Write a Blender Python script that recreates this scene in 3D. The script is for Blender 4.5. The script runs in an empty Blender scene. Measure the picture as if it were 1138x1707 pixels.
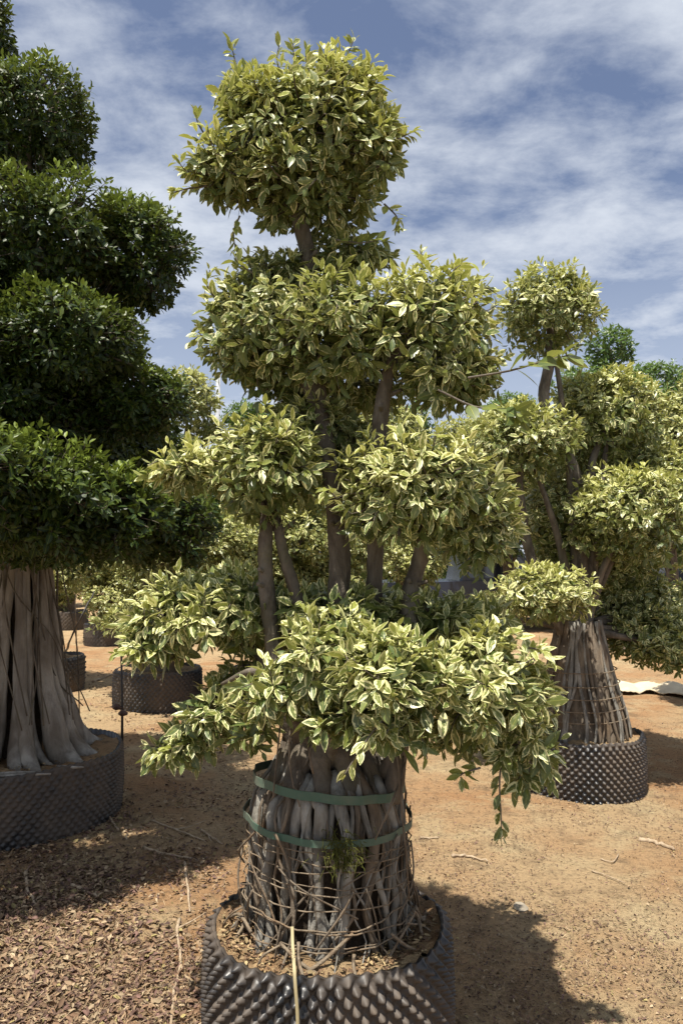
import bpy, math, random
import numpy as np
from mathutils import Vector, Matrix

# ------------------------------------------------------------------ camera, sky, sun, exposure
S = bpy.context.scene
COL = S.collection
W0, H0, F = 1138.0, 1707.0, 1232.0          # photograph size and focal length in its pixels
CAM_H, HORIZON = 1.6, 930.0
PITCH = math.atan((HORIZON - H0 / 2) / F)

cam_d = bpy.data.cameras.new('camera')
cam = bpy.data.objects.new('camera', cam_d)
COL.objects.link(cam)
cam.location = (0, 0, CAM_H)
cam.rotation_euler = (math.radians(90) + PITCH, 0, 0)
cam_d.sensor_fit = 'VERTICAL'
cam_d.sensor_height = 36.0
cam_d.lens = 36.0 * F / H0
cam_d.clip_end = 3000
S.camera = cam

SUN_SHIFT = (0.15, 0.32)                    # how far a shadow moves per metre of height
SUN_TO = Vector((-SUN_SHIFT[0], -SUN_SHIFT[1], 1)).normalized()
SUN_EL = math.asin(SUN_TO.z)
SUN_ROT = math.atan2(SUN_TO.x, SUN_TO.y)

world = bpy.data.worlds.new('World')
S.world = world
world.use_nodes = True
wn, wl = world.node_tree.nodes, world.node_tree.links
wn.clear()


def wnode(t, **kw):
    n = wn.new(t)
    for k, v in kw.items():
        setattr(n, k, v)
    return n


sky = wnode('ShaderNodeTexSky', sky_type='NISHITA', sun_disc=False, sun_elevation=SUN_EL, sun_rotation=SUN_ROT,
            altitude=50, air_density=1.0, dust_density=0.6, ozone_density=2.5)
geo = wnode('ShaderNodeTexCoord')
sep = wnode('ShaderNodeSeparateXYZ')
wl.new(geo.outputs['Generated'], sep.inputs[0])
zc = wnode('ShaderNodeMath', operation='MAXIMUM'); zc.inputs[1].default_value = 0.0
wl.new(sep.outputs['Z'], zc.inputs[0])
za = wnode('ShaderNodeMath', operation='ADD'); za.inputs[1].default_value = 0.16
wl.new(zc.outputs[0], za.inputs[0])
dx = wnode('ShaderNodeMath', operation='DIVIDE'); dy = wnode('ShaderNodeMath', operation='DIVIDE')
wl.new(sep.outputs['X'], dx.inputs[0]); wl.new(za.outputs[0], dx.inputs[1])
wl.new(sep.outputs['Y'], dy.inputs[0]); wl.new(za.outputs[0], dy.inputs[1])
cv = wnode('ShaderNodeCombineXYZ')
wl.new(dx.outputs[0], cv.inputs[0]); wl.new(dy.outputs[0], cv.inputs[1])
cv.inputs[2].default_value = 3.7


def wnoise(scale, detail, rough, dist, loc=(0, 0, 0), scl=(1, 1, 1)):
    mp = wnode('ShaderNodeMapping')
    mp.inputs['Location'].default_value = loc
    mp.inputs['Scale'].default_value = scl
    wl.new(cv.outputs[0], mp.inputs['Vector'])
    n = wnode('ShaderNodeTexNoise')
    n.inputs['Scale'].default_value = scale
    n.inputs['Detail'].default_value = detail
    n.inputs['Roughness'].default_value = rough
    n.inputs['Distortion'].default_value = dist
    wl.new(mp.outputs[0], n.inputs['Vector'])
    return n


big = wnoise(0.85, 4, 0.5, 0.1, (0.35, 2.1, 0))
fin = wnoise(4.2, 8, 0.62, 0.15, (5, 1, 0), (1.0, 1.25, 1))
a1 = wnode('ShaderNodeMath', operation='MULTIPLY'); a1.inputs[1].default_value = 0.62
a2 = wnode('ShaderNodeMath', operation='MULTIPLY'); a2.inputs[1].default_value = 0.38
wl.new(big.outputs['Fac'], a1.inputs[0]); wl.new(fin.outputs['Fac'], a2.inputs[0])
a3 = wnode('ShaderNodeMath', operation='ADD')
wl.new(a1.outputs[0], a3.inputs[0]); wl.new(a2.outputs[0], a3.inputs[1])
cr = wnode('ShaderNodeValToRGB')
cr.color_ramp.interpolation = 'EASE'
cr.color_ramp.elements[0].position = 0.34; cr.color_ramp.elements[0].color = (0.0, 0.0, 0.0, 1)
cr.color_ramp.elements[1].position = 0.58; cr.color_ramp.elements[1].color = (0.95, 0.95, 0.95, 1)
wl.new(a3.outputs[0], cr.inputs[0])
# thin veil everywhere, denser towards the horizon
hz = wnode('ShaderNodeMapRange')
hz.inputs['From Min'].default_value = 0.0; hz.inputs['From Max'].default_value = 0.45
hz.inputs['To Min'].default_value = 0.85; hz.inputs['To Max'].default_value = 0.12
wl.new(zc.outputs[0], hz.inputs['Value'])
mxm = wnode('ShaderNodeMath', operation='MAXIMUM')
wl.new(cr.outputs[0], mxm.inputs[0]); wl.new(hz.outputs[0], mxm.inputs[1])
skyc = wnode('ShaderNodeMix', data_type='RGBA', blend_type='MULTIPLY')
skyc.inputs['Factor'].default_value = 1.0
wl.new(sky.outputs[0], skyc.inputs['A']); skyc.inputs['B'].default_value = (0.92, 0.97, 1.12, 1)
mixc = wnode('ShaderNodeMix', data_type='RGBA')
wl.new(mxm.outputs[0], mixc.inputs['Factor'])
wl.new(skyc.outputs['Result'], mixc.inputs['A'])
mixc.inputs['B'].default_value = (8.2, 8.8, 9.8, 1)
bg = wnode('ShaderNodeBackground')
bg.inputs['Strength'].default_value = 0.051
wl.new(mixc.outputs['Result'], bg.inputs['Color'])
wo = wnode('ShaderNodeOutputWorld')
wl.new(bg.outputs[0], wo.inputs['Surface'])

sun_d = bpy.data.lights.new('sun', 'SUN')
sun_d.energy = 5.0
sun_d.angle = math.radians(0.55)
sun_d.color = (1.0, 0.94, 0.84)
sun = bpy.data.objects.new('sun', sun_d)
COL.objects.link(sun)
sun.location = (0, 0, 30)
sun.rotation_euler = (-SUN_TO).to_track_quat('-Z', 'Y').to_euler()

S.view_settings.view_transform = 'Standard'
S.view_settings.look = 'None'
S.view_settings.exposure = 0.82
S.view_settings.gamma = 1.0
S.render.engine = 'CYCLES'
S.cycles.use_denoising = True
S.cycles.max_bounces = 8
S.cycles.diffuse_bounces = 4
S.cycles.transmission_bounces = 4
S.cycles.transparent_max_bounces = 8

# ------------------------------------------------------------------ helpers
RNG = np.random.default_rng(11)


def P(px, py, Y):
    """Photograph pixel and distance along +Y to a world point."""
    cx, cy = (px - W0 / 2) / F, -(py - H0 / 2) / F
    d = np.array([cx, math.cos(PITCH) - cy * math.sin(PITCH), math.sin(PITCH) + cy * math.cos(PITCH)])
    return np.array([0, 0, CAM_H]) + d * (Y / d[1])


def nrm(v):
    return v / np.maximum(np.linalg.norm(v, axis=-1, keepdims=True), 1e-9)


def ground_z(x, y):
    x = np.asarray(x, float); y = np.asarray(y, float)
    z = 0.010 * np.sin(2.3 * x + 1.1 * y) + 0.008 * np.sin(4.9 * y - 2.7 * x + 1) + 0.005 * np.sin(9.7 * x + 3) * np.sin(8.3 * y)
    z = z + 0.14 * np.exp(-(((x - 4.6) / 1.9) ** 2 + ((y - 12.0) / 1.0) ** 2))
    return z * np.exp(-np.maximum(np.hypot(x, y) - 25, 0) / 15)


def ground_at(px, py):
    """World ground point below a photograph pixel."""
    Y = CAM_H / ((py - HORIZON) / F)
    p = P(px, py, Y)
    return np.array([p[0], p[1], float(ground_z(p[0], p[1]))])


def build_mesh(name, V, F4=None, F3=None, uv=None, col=None, smooth=True):
    """V (n,3); F4 quads, F3 tris; uv per vertex; col per vertex rgb stored as 'leafcol'."""
    me = bpy.data.meshes.new(name)
    V = np.ascontiguousarray(V, np.float32)
    F4 = np.zeros((0, 4), np.int32) if F4 is None else np.asarray(F4, np.int32).reshape(-1, 4)
    F3 = np.zeros((0, 3), np.int32) if F3 is None else np.asarray(F3, np.int32).reshape(-1, 3)
    loops = np.concatenate([F4.ravel(), F3.ravel()]).astype(np.int32)
    tot = np.concatenate([np.full(len(F4), 4), np.full(len(F3), 3)]).astype(np.int32)
    start = np.concatenate([[0], np.cumsum(tot)[:-1]]).astype(np.int32) if len(tot) else tot
    me.vertices.add(len(V)); me.vertices.foreach_set('co', V.ravel())
    me.loops.add(len(loops)); me.loops.foreach_set('vertex_index', loops)
    me.polygons.add(len(tot))
    me.polygons.foreach_set('loop_start', start)
    if uv is not None:
        l = me.uv_layers.new(name='UVMap')
        l.data.foreach_set('uv', np.ascontiguousarray(uv[loops], np.float32).ravel())
    if col is not None:
        a = me.attributes.new('leafcol', 'FLOAT_COLOR', 'POINT')
        c4 = np.concatenate([col, np.ones((len(col), 1))], 1).astype(np.float32)
        a.data.foreach_set('color', c4.ravel())
    me.polygons.foreach_set('use_smooth', np.full(len(tot), bool(smooth)))
    me.update(calc_edges=True)
    me.validate()
    return me


def link(name, me, mat=None, parent=None, loc=(0, 0, 0), kind=None):
    o = bpy.data.objects.new(name, me)
    COL.objects.link(o)
    o.location = loc
    if mat is not None and me is not None:
        me.materials.clear(); me.materials.append(mat)
    if parent is not None:
        o.parent = parent
    if kind:
        o['kind'] = kind
    return o


def tag(o, label, cat, group=None):
    o['label'] = label; o['category'] = cat
    if group:
        o['group'] = group
    return o


def thing(name, loc, label, cat, group=None):
    o = bpy.data.objects.new(name, None)
    o.empty_display_size = 0.1
    COL.objects.link(o)
    o.location = loc
    return tag(o, label, cat, group)


class Geo:
    """Collects vertices and faces of ONE piece."""
    def __init__(s):
        s.V = []; s.Q = []; s.T = []; s.n = 0

    def add(s, V, Q=None, T=None):
        V = np.asarray(V, float).reshape(-1, 3)
        s.V.append(V)
        if Q is not None and len(Q):
            s.Q.append(np.asarray(Q).reshape(-1, 4) + s.n)
        if T is not None and len(T):
            s.T.append(np.asarray(T).reshape(-1, 3) + s.n)
        s.n += len(V)
        return s

    def tube(s, pts, rad, sides=8, cap=True, wob=0.0, rng=None, flat=None):
        pts = np.asarray(pts, float); n = len(pts)
        rad = np.broadcast_to(np.asarray(rad, float), (n,)).copy()
        tg = np.gradient(pts, axis=0); tg = nrm(tg)
        ref = np.array([0, 0, 1.0]) if abs(tg[:, 2]).mean() < 0.8 else np.array([1.0, 0, 0])
        sd = nrm(np.cross(tg, ref)); up = np.cross(sd, tg)
        an = np.linspace(0, 2 * np.pi, sides, endpoint=False)
        R = np.repeat(rad[:, None], sides, 1)
        if wob and rng is not None:
            R = R * (1 + wob * rng.standard_normal((n, sides)))
        ring = pts[:, None, :] + R[:, :, None] * (np.cos(an)[None, :, None] * sd[:, None, :] + np.sin(an)[None, :, None] * up[:, None, :])
        V = ring.reshape(-1, 3)
        i = np.arange(n - 1)[:, None] * sides; j = np.arange(sides)[None, :]; k = (j + 1) % sides
        Q = np.stack([i + j, i + k, i + sides + k, i + sides + j], -1).reshape(-1, 4)
        T = None
        if cap:
            V = np.concatenate([V, pts[:1], pts[-1:]])
            a, b = n * sides, n * sides + 1
            T = [[a, (q + 1) % sides, q] for q in range(sides)] + [[b, (n - 1) * sides + q, (n - 1) * sides + (q + 1) % sides] for q in range(sides)]
        return s.add(V, Q, T)

    def box(s, lo, hi):
        x0, y0, z0 = lo; x1, y1, z1 = hi
        V = [(x0, y0, z0), (x1, y0, z0), (x1, y1, z0), (x0, y1, z0), (x0, y0, z1), (x1, y0, z1), (x1, y1, z1), (x0, y1, z1)]
        return s.add(V, [(3, 2, 1, 0), (4, 5, 6, 7), (0, 1, 5, 4), (1, 2, 6, 5), (2, 3, 7, 6), (3, 0, 4, 7)])

    def mesh(s, name, smooth=True, off=(0, 0, 0)):
        V = np.concatenate(s.V) - np.asarray(off, float)
        return build_mesh(name, V, np.concatenate(s.Q) if s.Q else None, np.concatenate(s.T) if s.T else None, smooth=smooth)


def spline(pts, n=16):
    """Catmull-Rom through points (k,d)."""
    p = np.asarray(pts, float)
    p = np.concatenate([2 * p[:1] - p[1:2], p, 2 * p[-1:] - p[-2:-1]])
    k = len(p) - 3
    t = np.linspace(0, k - 1e-6, n); i = t.astype(int); f = (t - i)[:, None]
    a, b, c, d = p[i], p[i + 1], p[i + 2], p[i + 3]
    return 0.5 * (2 * b + (c - a) * f + (2 * a - 5 * b + 4 * c - d) * f ** 2 + (3 * b - a - 3 * c + d) * f ** 3)


# ------------------------------------------------------------------ materials
class M:
    def __init__(s, name):
        s.m = bpy.data.materials.new(name); s.m.use_nodes = True
        s.t = s.m.node_tree; s.n = s.t.nodes; s.n.clear()
        s.out = s.n.new('ShaderNodeOutputMaterial')

    def new(s, typ, ins=None, **kw):
        n = s.n.new(typ)
        for k, v in kw.items():
            setattr(n, k, v)
        for k, v in (ins or {}).items():
            s.set(n.inputs[k], v)
        return n

    def set(s, sock, v):
        if isinstance(v, bpy.types.NodeSocket):
            s.t.links.new(v, sock)
        elif isinstance(v, bpy.types.Node):
            s.t.links.new(v.outputs[0], sock)
        else:
            if isinstance(v, (tuple, list)) and len(v) == 3 and sock.type == 'RGBA':
                v = (*v, 1)
            sock.default_value = v

    def mix(s, f, a, b, blend='MIX'):
        n = s.new('ShaderNodeMix', data_type='RGBA', blend_type=blend)
        s.set(n.inputs['Factor'], f); s.set(n.inputs['A'], a); s.set(n.inputs['B'], b)
        return n.outputs['Result']

    def math(s, op, a, b=0.0, clamp=False):
        n = s.new('ShaderNodeMath', operation=op, use_clamp=clamp)
        s.set(n.inputs[0], a); s.set(n.inputs[1], b)
        return n.outputs[0]

    def rng(s, v, a, b, c=0.0, d=1.0):
        n = s.new('ShaderNodeMapRange', {'Value': v, 'From Min': a, 'From Max': b, 'To Min': c, 'To Max': d})
        return n.outputs[0]

    def noise(s, vec, scale, detail=4, rough=0.55, dist=0.0):
        n = s.new('ShaderNodeTexNoise', {'Scale': scale, 'Detail': detail, 'Roughness': rough, 'Distortion': dist})
        s.set(n.inputs['Vector'], vec)
        return n.outputs['Fac']

    def pos(s):
        return s.new('ShaderNodeNewGeometry').outputs['Position']

    def objco(s):
        return s.new('ShaderNodeTexCoord').outputs['Object']

    def scl(s, vec, sc, loc=(0, 0, 0)):
        n = s.new('ShaderNodeMapping', {'Scale': sc, 'Location': loc})
        s.set(n.inputs['Vector'], vec)
        return n.outputs[0]

    def bump(s, h, strength=0.5, dist=0.01):
        return s.new('ShaderNodeBump', {'Height': h, 'Strength': strength, 'Distance': dist}).outputs[0]

    def princ(s, color, rough=0.6, spec=0.5, normal=None, metal=0.0):
        n = s.new('ShaderNodeBsdfPrincipled', {'Base Color': color, 'Roughness': rough, 'Specular IOR Level': spec, 'Metallic': metal})
        if normal is not None:
            s.set(n.inputs['Normal'], normal)
        return n.outputs[0]

    def done(s, sh):
        s.t.links.new(sh, s.out.inputs['Surface'])
        return s.m


def leaf_material(name, green_a, green_b, cream, young, varieg=True, trans=0.26, rough=0.38, spec=0.5):
    m = M(name)
    uv = m.new('ShaderNodeUVMap', uv_map='UVMap').outputs[0]
    at = m.new('ShaderNodeAttribute', attribute_name='leafcol')
    sp = m.new('ShaderNodeSeparateColor', {'Color': at.outputs['Color']})
    r, g, b = sp.outputs[0], sp.outputs[1], sp.outputs[2]
    su = m.new('ShaderNodeSeparateXYZ', {'Vector': uv})
    u, v = su.outputs[0], su.outputs[1]
    e = m.math('ABSOLUTE', m.math('SUBTRACT', m.math('MULTIPLY', u, 2.0), 1.0))
    cvx = m.new('ShaderNodeCombineXYZ', {'X': u, 'Y': m.math('MULTIPLY', v, 1.6), 'Z': m.math('MULTIPLY', r, 37.0)}).outputs[0]
    nz = m.noise(cvx, 2.6, 3, 0.6)
    gcol = m.mix(r, green_a, green_b)
    gcol = m.mix(m.math('MULTIPLY', b, 0.65), gcol, young)
    # veins: paler mid rib
    rib = m.rng(e, 0.0, 0.10, 0.5, 0.0)
    gcol = m.mix(rib, gcol, young)
    if varieg:
        patch = m.rng(nz, 0.52, 0.62)
        gcol = m.mix(m.math('MULTIPLY', patch, m.math('MULTIPLY', g, 0.9)), gcol, m.mix(0.5, green_b, cream))
        ee = m.math('ADD', m.math('MULTIPLY', m.math('SUBTRACT', nz, 0.5), 1.5), e)
        ee = m.math('MAXIMUM', ee, m.rng(v, 0.86, 0.97))
        thr = m.rng(g, 0.0, 1.0, 1.40, 0.16)
        mask = m.new('ShaderNodeMapRange', {'Value': m.math('SUBTRACT', ee, thr), 'From Min': 0.0, 'From Max': 0.10}).outputs[0]
        cr_ = m.mix(b, cream, m.mix(0.4, cream, young))
        colr = m.mix(mask, gcol, cr_)
    else:
        colr = gcol
    # the leaf underside is duller and paler
    bf = m.new('ShaderNodeNewGeometry').outputs['Backfacing']
    colr = m.mix(m.math('MULTIPLY', bf, 0.35), colr, m.mix(0.5, colr, (0.22, 0.25, 0.12)))
    hgt = m.math('SUBTRACT', m.rng(e, 0.0, 0.14, 0.0, 1.0), m.math('MULTIPLY', nz, 0.5))
    bp = m.bump(hgt, 0.25, 0.002)
    pb = m.princ(colr, rough, spec, bp)
    tl = m.new('ShaderNodeBsdfTranslucent', {'Color': m.mix(0.4, colr, young)}).outputs[0]
    mx = m.new('ShaderNodeMixShader', {0: trans})
    m.t.links.new(pb, mx.inputs[1]); m.t.links.new(tl, mx.inputs[2])
    return m.done(mx.outputs[0])


MAT = {}
MAT['varleaf'] = leaf_material('variegated_leaf', (0.052, 0.088, 0.022), (0.115, 0.158, 0.055), (0.76, 0.73, 0.38), (0.48, 0.48, 0.075))
MAT['varleaf_far'] = leaf_material('variegated_leaf_far', (0.07, 0.105, 0.03), (0.135, 0.17, 0.06), (0.70, 0.67, 0.32), (0.44, 0.44, 0.09))
MAT['darkleaf'] = leaf_material('glossy_dark_leaf', (0.008, 0.021, 0.005), (0.016, 0.034, 0.007), (0.1, 0.1, 0.1), (0.24, 0.31, 0.03), varieg=False, trans=0.14, rough=0.42, spec=0.26)
MAT['greenleaf'] = leaf_material('mid_green_leaf', (0.040, 0.085, 0.018), (0.065, 0.12, 0.025), (0.1, 0.1, 0.1), (0.16, 0.25, 0.04), varieg=False, trans=0.28)


def bark_material(name, c1, c2, c3, scale=14, stretch=0.25, bump=0.6):
    m = M(name)
    co = m.objco()
    sv = m.scl(co, (1, 1, stretch))
    n1 = m.noise(sv, scale, 6, 0.6, 0.4)
    n2 = m.noise(co, scale * 4, 5, 0.65)
    n3 = m.noise(co, scale * 0.35, 3)
    c = m.mix(m.rng(n1, 0.35, 0.65), c1, c2)
    c = m.mix(m.math('MULTIPLY', m.rng(n3, 0.5, 0.7), 0.6), c, c3)
    c = m.mix(m.math('MULTIPLY', m.rng(n2, 0.5, 0.75), 0.45), c, m.mix(0.5, c, c1))
    h = m.math('ADD', m.math('MULTIPLY', n1, 0.7), m.math('MULTIPLY', n2, 0.3))
    return m.done(m.princ(c, 0.85, 0.25, m.bump(h, bump, 0.02)))


MAT['bark'] = bark_material('grey_brown_bark', (0.06, 0.047, 0.035), (0.17, 0.145, 0.115), (0.09, 0.085, 0.05), 18, 0.4, 0.9)
MAT['root'] = bark_material('grey_root_bark', (0.10, 0.094, 0.082), (0.31, 0.295, 0.26), (0.15, 0.13, 0.095), 22, 0.3)
MAT['root_brown'] = bark_material('brown_root_bark', (0.075, 0.060, 0.045), (0.19, 0.155, 0.115), (0.15, 0.095, 0.05), 22, 0.3)
MAT['pale_bark'] = bark_material('pale_grey_bark', (0.14, 0.12, 0.10), (0.36, 0.335, 0.29), (0.10, 0.08, 0.055), 11, 0.14, 1.0)
MAT['peat_gap_shade'] = bark_material('dark_peat_gap_shade', (0.022, 0.016, 0.011), (0.055, 0.040, 0.026), (0.035, 0.028, 0.015), 30, 1.0, 1.0)  # peat colour, also standing in for shade between the dark fig's roots
MAT['twig'] = bark_material('dry_twig', (0.24, 0.17, 0.11), (0.45, 0.36, 0.25), (0.30, 0.22, 0.14), 30, 0.4)
MAT['cord'] = bark_material('brown_cord', (0.13, 0.10, 0.07), (0.25, 0.20, 0.14), (0.17, 0.10, 0.05), 60, 1)


def plastic(name, base, dust, amount=0.5, rough=0.42):
    m = M(name)
    co = m.objco()
    n = m.noise(co, 3.0, 6, 0.6)
    n2 = m.noise(co, 26, 4, 0.6)
    f = m.math('MULTIPLY', m.rng(m.math('ADD', m.math('MULTIPLY', n, 0.7), m.math('MULTIPLY', n2, 0.3)), 0.42, 0.62), amount)
    c = m.mix(f, base, dust)
    r = m.rng(f, 0.0, amount, rough, 0.85)
    return m.done(m.princ(c, r, 0.5, m.bump(n2, 0.15, 0.003)))


MAT['pot'] = plastic('black_dimpled_plastic', (0.017, 0.0175, 0.019), (0.16, 0.12, 0.085), 0.6, 0.36)
MAT['strap'] = plastic('green_strapping', (0.04, 0.09, 0.065), (0.15, 0.155, 0.115), 0.7, 0.6)
MAT['tape'] = plastic('pale_ribbon', (0.42, 0.36, 0.20), (0.3, 0.24, 0.14), 0.5, 0.6)


def soil_material(name, k=1.0, far=False):
    m = M(name)
    p = m.pos()
    flat = m.scl(p, (1, 1, 0))
    big_ = m.noise(flat, 0.55, 4, 0.6, 0.6)
    mid_ = m.noise(m.scl(p, (1, 1, 1), (7, 3, 0)), 2.6, 5, 0.6, 0.3)
    fin_ = m.noise(p, 34, 6, 0.7)
    grit = m.noise(p, 130, 4, 0.7)
    tan, orange, straw, humus = (0.42, 0.295, 0.165), (0.36, 0.205, 0.10), (0.47, 0.375, 0.22), (0.12, 0.085, 0.052)
    c = m.mix(m.rng(big_, 0.42, 0.60), tan, orange)
    c = m.mix(m.math('MULTIPLY', m.rng(mid_, 0.50, 0.68), 0.75), c, straw)
    c = m.mix(m.math('MULTIPLY', m.rng(m.noise(m.scl(p, (1, 1, 1), (2, 9, 0)), 5.5, 6, 0.7, 0.5), 0.52, 0.66), 0.5), c, humus)
    c = m.mix(m.math('MULTIPLY', m.rng(fin_, 0.50, 0.66), 0.6), c, humus)
    c = m.mix(m.math('MULTIPLY', m.rng(grit, 0.56, 0.72), 0.45), c, straw)
    h = m.math('ADD', m.math('MULTIPLY', fin_, 0.65), m.math('MULTIPLY', grit, 0.35))
    return m.done(m.princ(c, 0.95, 0.15, m.bump(h, 1.0, 0.045)))


MAT['soil'] = soil_material('sandy_soil')


def litter_material():
    m = M('leaf_litter')
    at = m.new('ShaderNodeAttribute', attribute_name='leafcol').outputs['Color']
    n = m.noise(m.pos(), 90, 3)
    c = m.mix(m.rng(n, 0.3, 0.7, 0.0, 0.5), at, m.mix(0.5, at, (0.10, 0.06, 0.04)))
    return m.done(m.princ(c, 0.8, 0.2))


MAT['litter'] = litter_material()


def simple(name, c, rough=0.6, spec=0.5, metal=0.0, nscale=8, var=0.25):
    m = M(name)
    n = m.noise(m.objco(), nscale, 5)
    cc = m.mix(m.rng(n, 0.35, 0.65), c, tuple(x * (1 - var) for x in c))
    return m.done(m.princ(cc, rough, spec, m.bump(n, 0.1, 0.005), metal))


MAT['cloth'] = simple('cream_cloth', (0.62, 0.53, 0.38), 0.9, 0.1, nscale=5)
MAT['pole'] = simple('pale_concrete', (0.40, 0.42, 0.44), 0.8, 0.2)
MAT['wire'] = simple('grey_wire', (0.25, 0.26, 0.28), 0.6)
MAT['dark_metal'] = simple('dark_metal', (0.035, 0.03, 0.028), 0.6)
MAT['navy'] = simple('navy_car_paint', (0.020, 0.026, 0.045), 0.22, 0.6, nscale=2)
MAT['glass'] = simple('tinted_window_glass', (0.05, 0.06, 0.075), 0.06, 0.9, nscale=2)
MAT['tyre'] = simple('tyre_rubber', (0.02, 0.02, 0.02), 0.85)
MAT['rim'] = simple('wheel_rim', (0.35, 0.35, 0.36), 0.35, 0.5, 0.8)
MAT['lamp'] = simple('clear_lamp', (0.6, 0.6, 0.6), 0.15)
MAT['tarp'] = simple('black_tarp', (0.018, 0.018, 0.02), 0.55, nscale=4)
MAT['rust'] = simple('rusty_brown_steel', (0.10, 0.055, 0.04), 0.8, nscale=6)
MAT['moss'] = simple('dry_moss', (0.085, 0.09, 0.022), 0.9, 0.1, nscale=60)
MAT['stone'] = simple('pale_stone', (0.30, 0.26, 0.20), 0.9, 0.2, nscale=12)
MAT['hill'] = simple('distant_scrub', (0.05, 0.075, 0.03), 0.9, 0.1, nscale=0.3)

# ------------------------------------------------------------------ leaves
ROWS = {3: ([0.16, 0.40, 0.66, 0.87], [0.52, 0.98, 0.86, 0.42]), 2: ([0.30, 0.68], [0.92, 0.80]), 1: ([0.46], [1.0])}


def leaves_arrays(o, d, n, L, Wd, curl, fold, col, lod):
    """Vectorised leaf blades. Returns V (N,k,3), uv (k,2), quads, tris."""
    ts, ws = ROWS[lod]
    s = nrm(np.cross(d, n)); n = np.cross(s, d)
    N = len(o)
    vs = [o]; uv = [(0.5, 0.0)]
    for t, w in zip(ts, ws):
        # the blade rises from its base, then curls down towards its tip
        c = o + d * (L * t)[:, None] * (1 - 0.25 * np.abs(curl) * t)[:, None] - n * (L * curl * t * t)[:, None]
        hw = (Wd * 0.5 * w)[:, None]
        lift = n * (Wd * 0.5 * w * fold)[:, None]
        vs += [c - s * hw + lift, c, c + s * hw + lift]
        uv += [(0.0, t), (0.5, t), (1.0, t)]
    vs.append(o + d * (L * (1 - 0.25 * np.abs(curl)))[:, None] - n * (L * curl)[:, None]); uv.append((0.5, 1.0))
    V = np.stack(vs, 1)
    k = V.shape[1]
    T = [(0, 2, 1), (0, 3, 2)]; Q = []
    for i in range(len(ts) - 1):
        a = 1 + 3 * i; b = a + 3
        Q += [(a, a + 1, b + 1, b), (a + 1, a + 2, b + 2, b + 1)]
    a = 1 + 3 * (len(ts) - 1)
    T += [(a, a + 1, k - 1), (a + 1, a + 2, k - 1)]
    return V, np.array(uv), np.array(Q, int).reshape(-1, 4), np.array(T, int)


class Leaves:
    def __init__(s):
        s.a = {k: [] for k in ('o', 'd', 'n', 'L', 'W', 'curl', 'fold', 'col', 'out')}
        s.tw = Geo()

    def add(s, **kw):
        for k, v in kw.items():
            s.a[k].append(v)

    def cat(s):
        return {k: np.concatenate(v) for k, v in s.a.items()}


def shoots(LV, p, ax, nl, L, rng, col_g, col_b, out, wr=0.42, droop=0.28, step=0.011, spread=(22, 82)):
    """Rosettes of nl leaves at the points p along axes ax."""
    N = len(p)
    ax = nrm(ax)
    ref = np.where(np.abs(ax[:, 2:3]) < 0.9, np.array([[0, 0, 1.0]]), np.array([[1.0, 0, 0]]))
    e1 = nrm(np.cross(ax, ref)); e2 = np.cross(ax, e1)
    ph0 = rng.uniform(0, 2 * np.pi, N)
    for k in range(nl):
        f = k / max(nl - 1, 1)                                   # 0 = youngest at the tip
        th = np.radians(spread[0] + (spread[1] - spread[0]) * f + rng.normal(0, 11, N))
        ph = ph0 + k * 2.399 + rng.normal(0, 0.3, N)
        rad = np.cos(ph)[:, None] * e1 + np.sin(ph)[:, None] * e2
        d = ax * np.cos(th)[:, None] + rad * np.sin(th)[:, None]
        d[:, 2] -= droop * (0.3 + f) * rng.uniform(0.2, 1.3, N)
        d = nrm(d)
        n = ax - d * np.sum(ax * d, 1, keepdims=True)
        n[:, 2] += 0.35
        n += rng.normal(0, 0.22, (N, 3))
        n = nrm(n - d * np.sum(n * d, 1, keepdims=True))
        Lk = L * (0.62 + 0.42 * min(1.0, f * 2.2)) * rng.uniform(0.68, 1.22, N)
        o = p - ax * (k * step) + rad * 0.006
        LV.add(o=o, d=d, n=n, L=Lk, W=Lk * wr * rng.uniform(0.85, 1.15, N), curl=rng.uniform(0.02, 0.34, N), fold=rng.uniform(0.08, 0.45, N),
               col=np.stack([rng.uniform(0, 1, N), np.clip(col_g + rng.normal(0, 0.16, N), 0, 1), np.clip(col_b * (1.15 - 0.7 * f) + rng.normal(0, 0.08, N), 0, 1)], 1), out=out)


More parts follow.
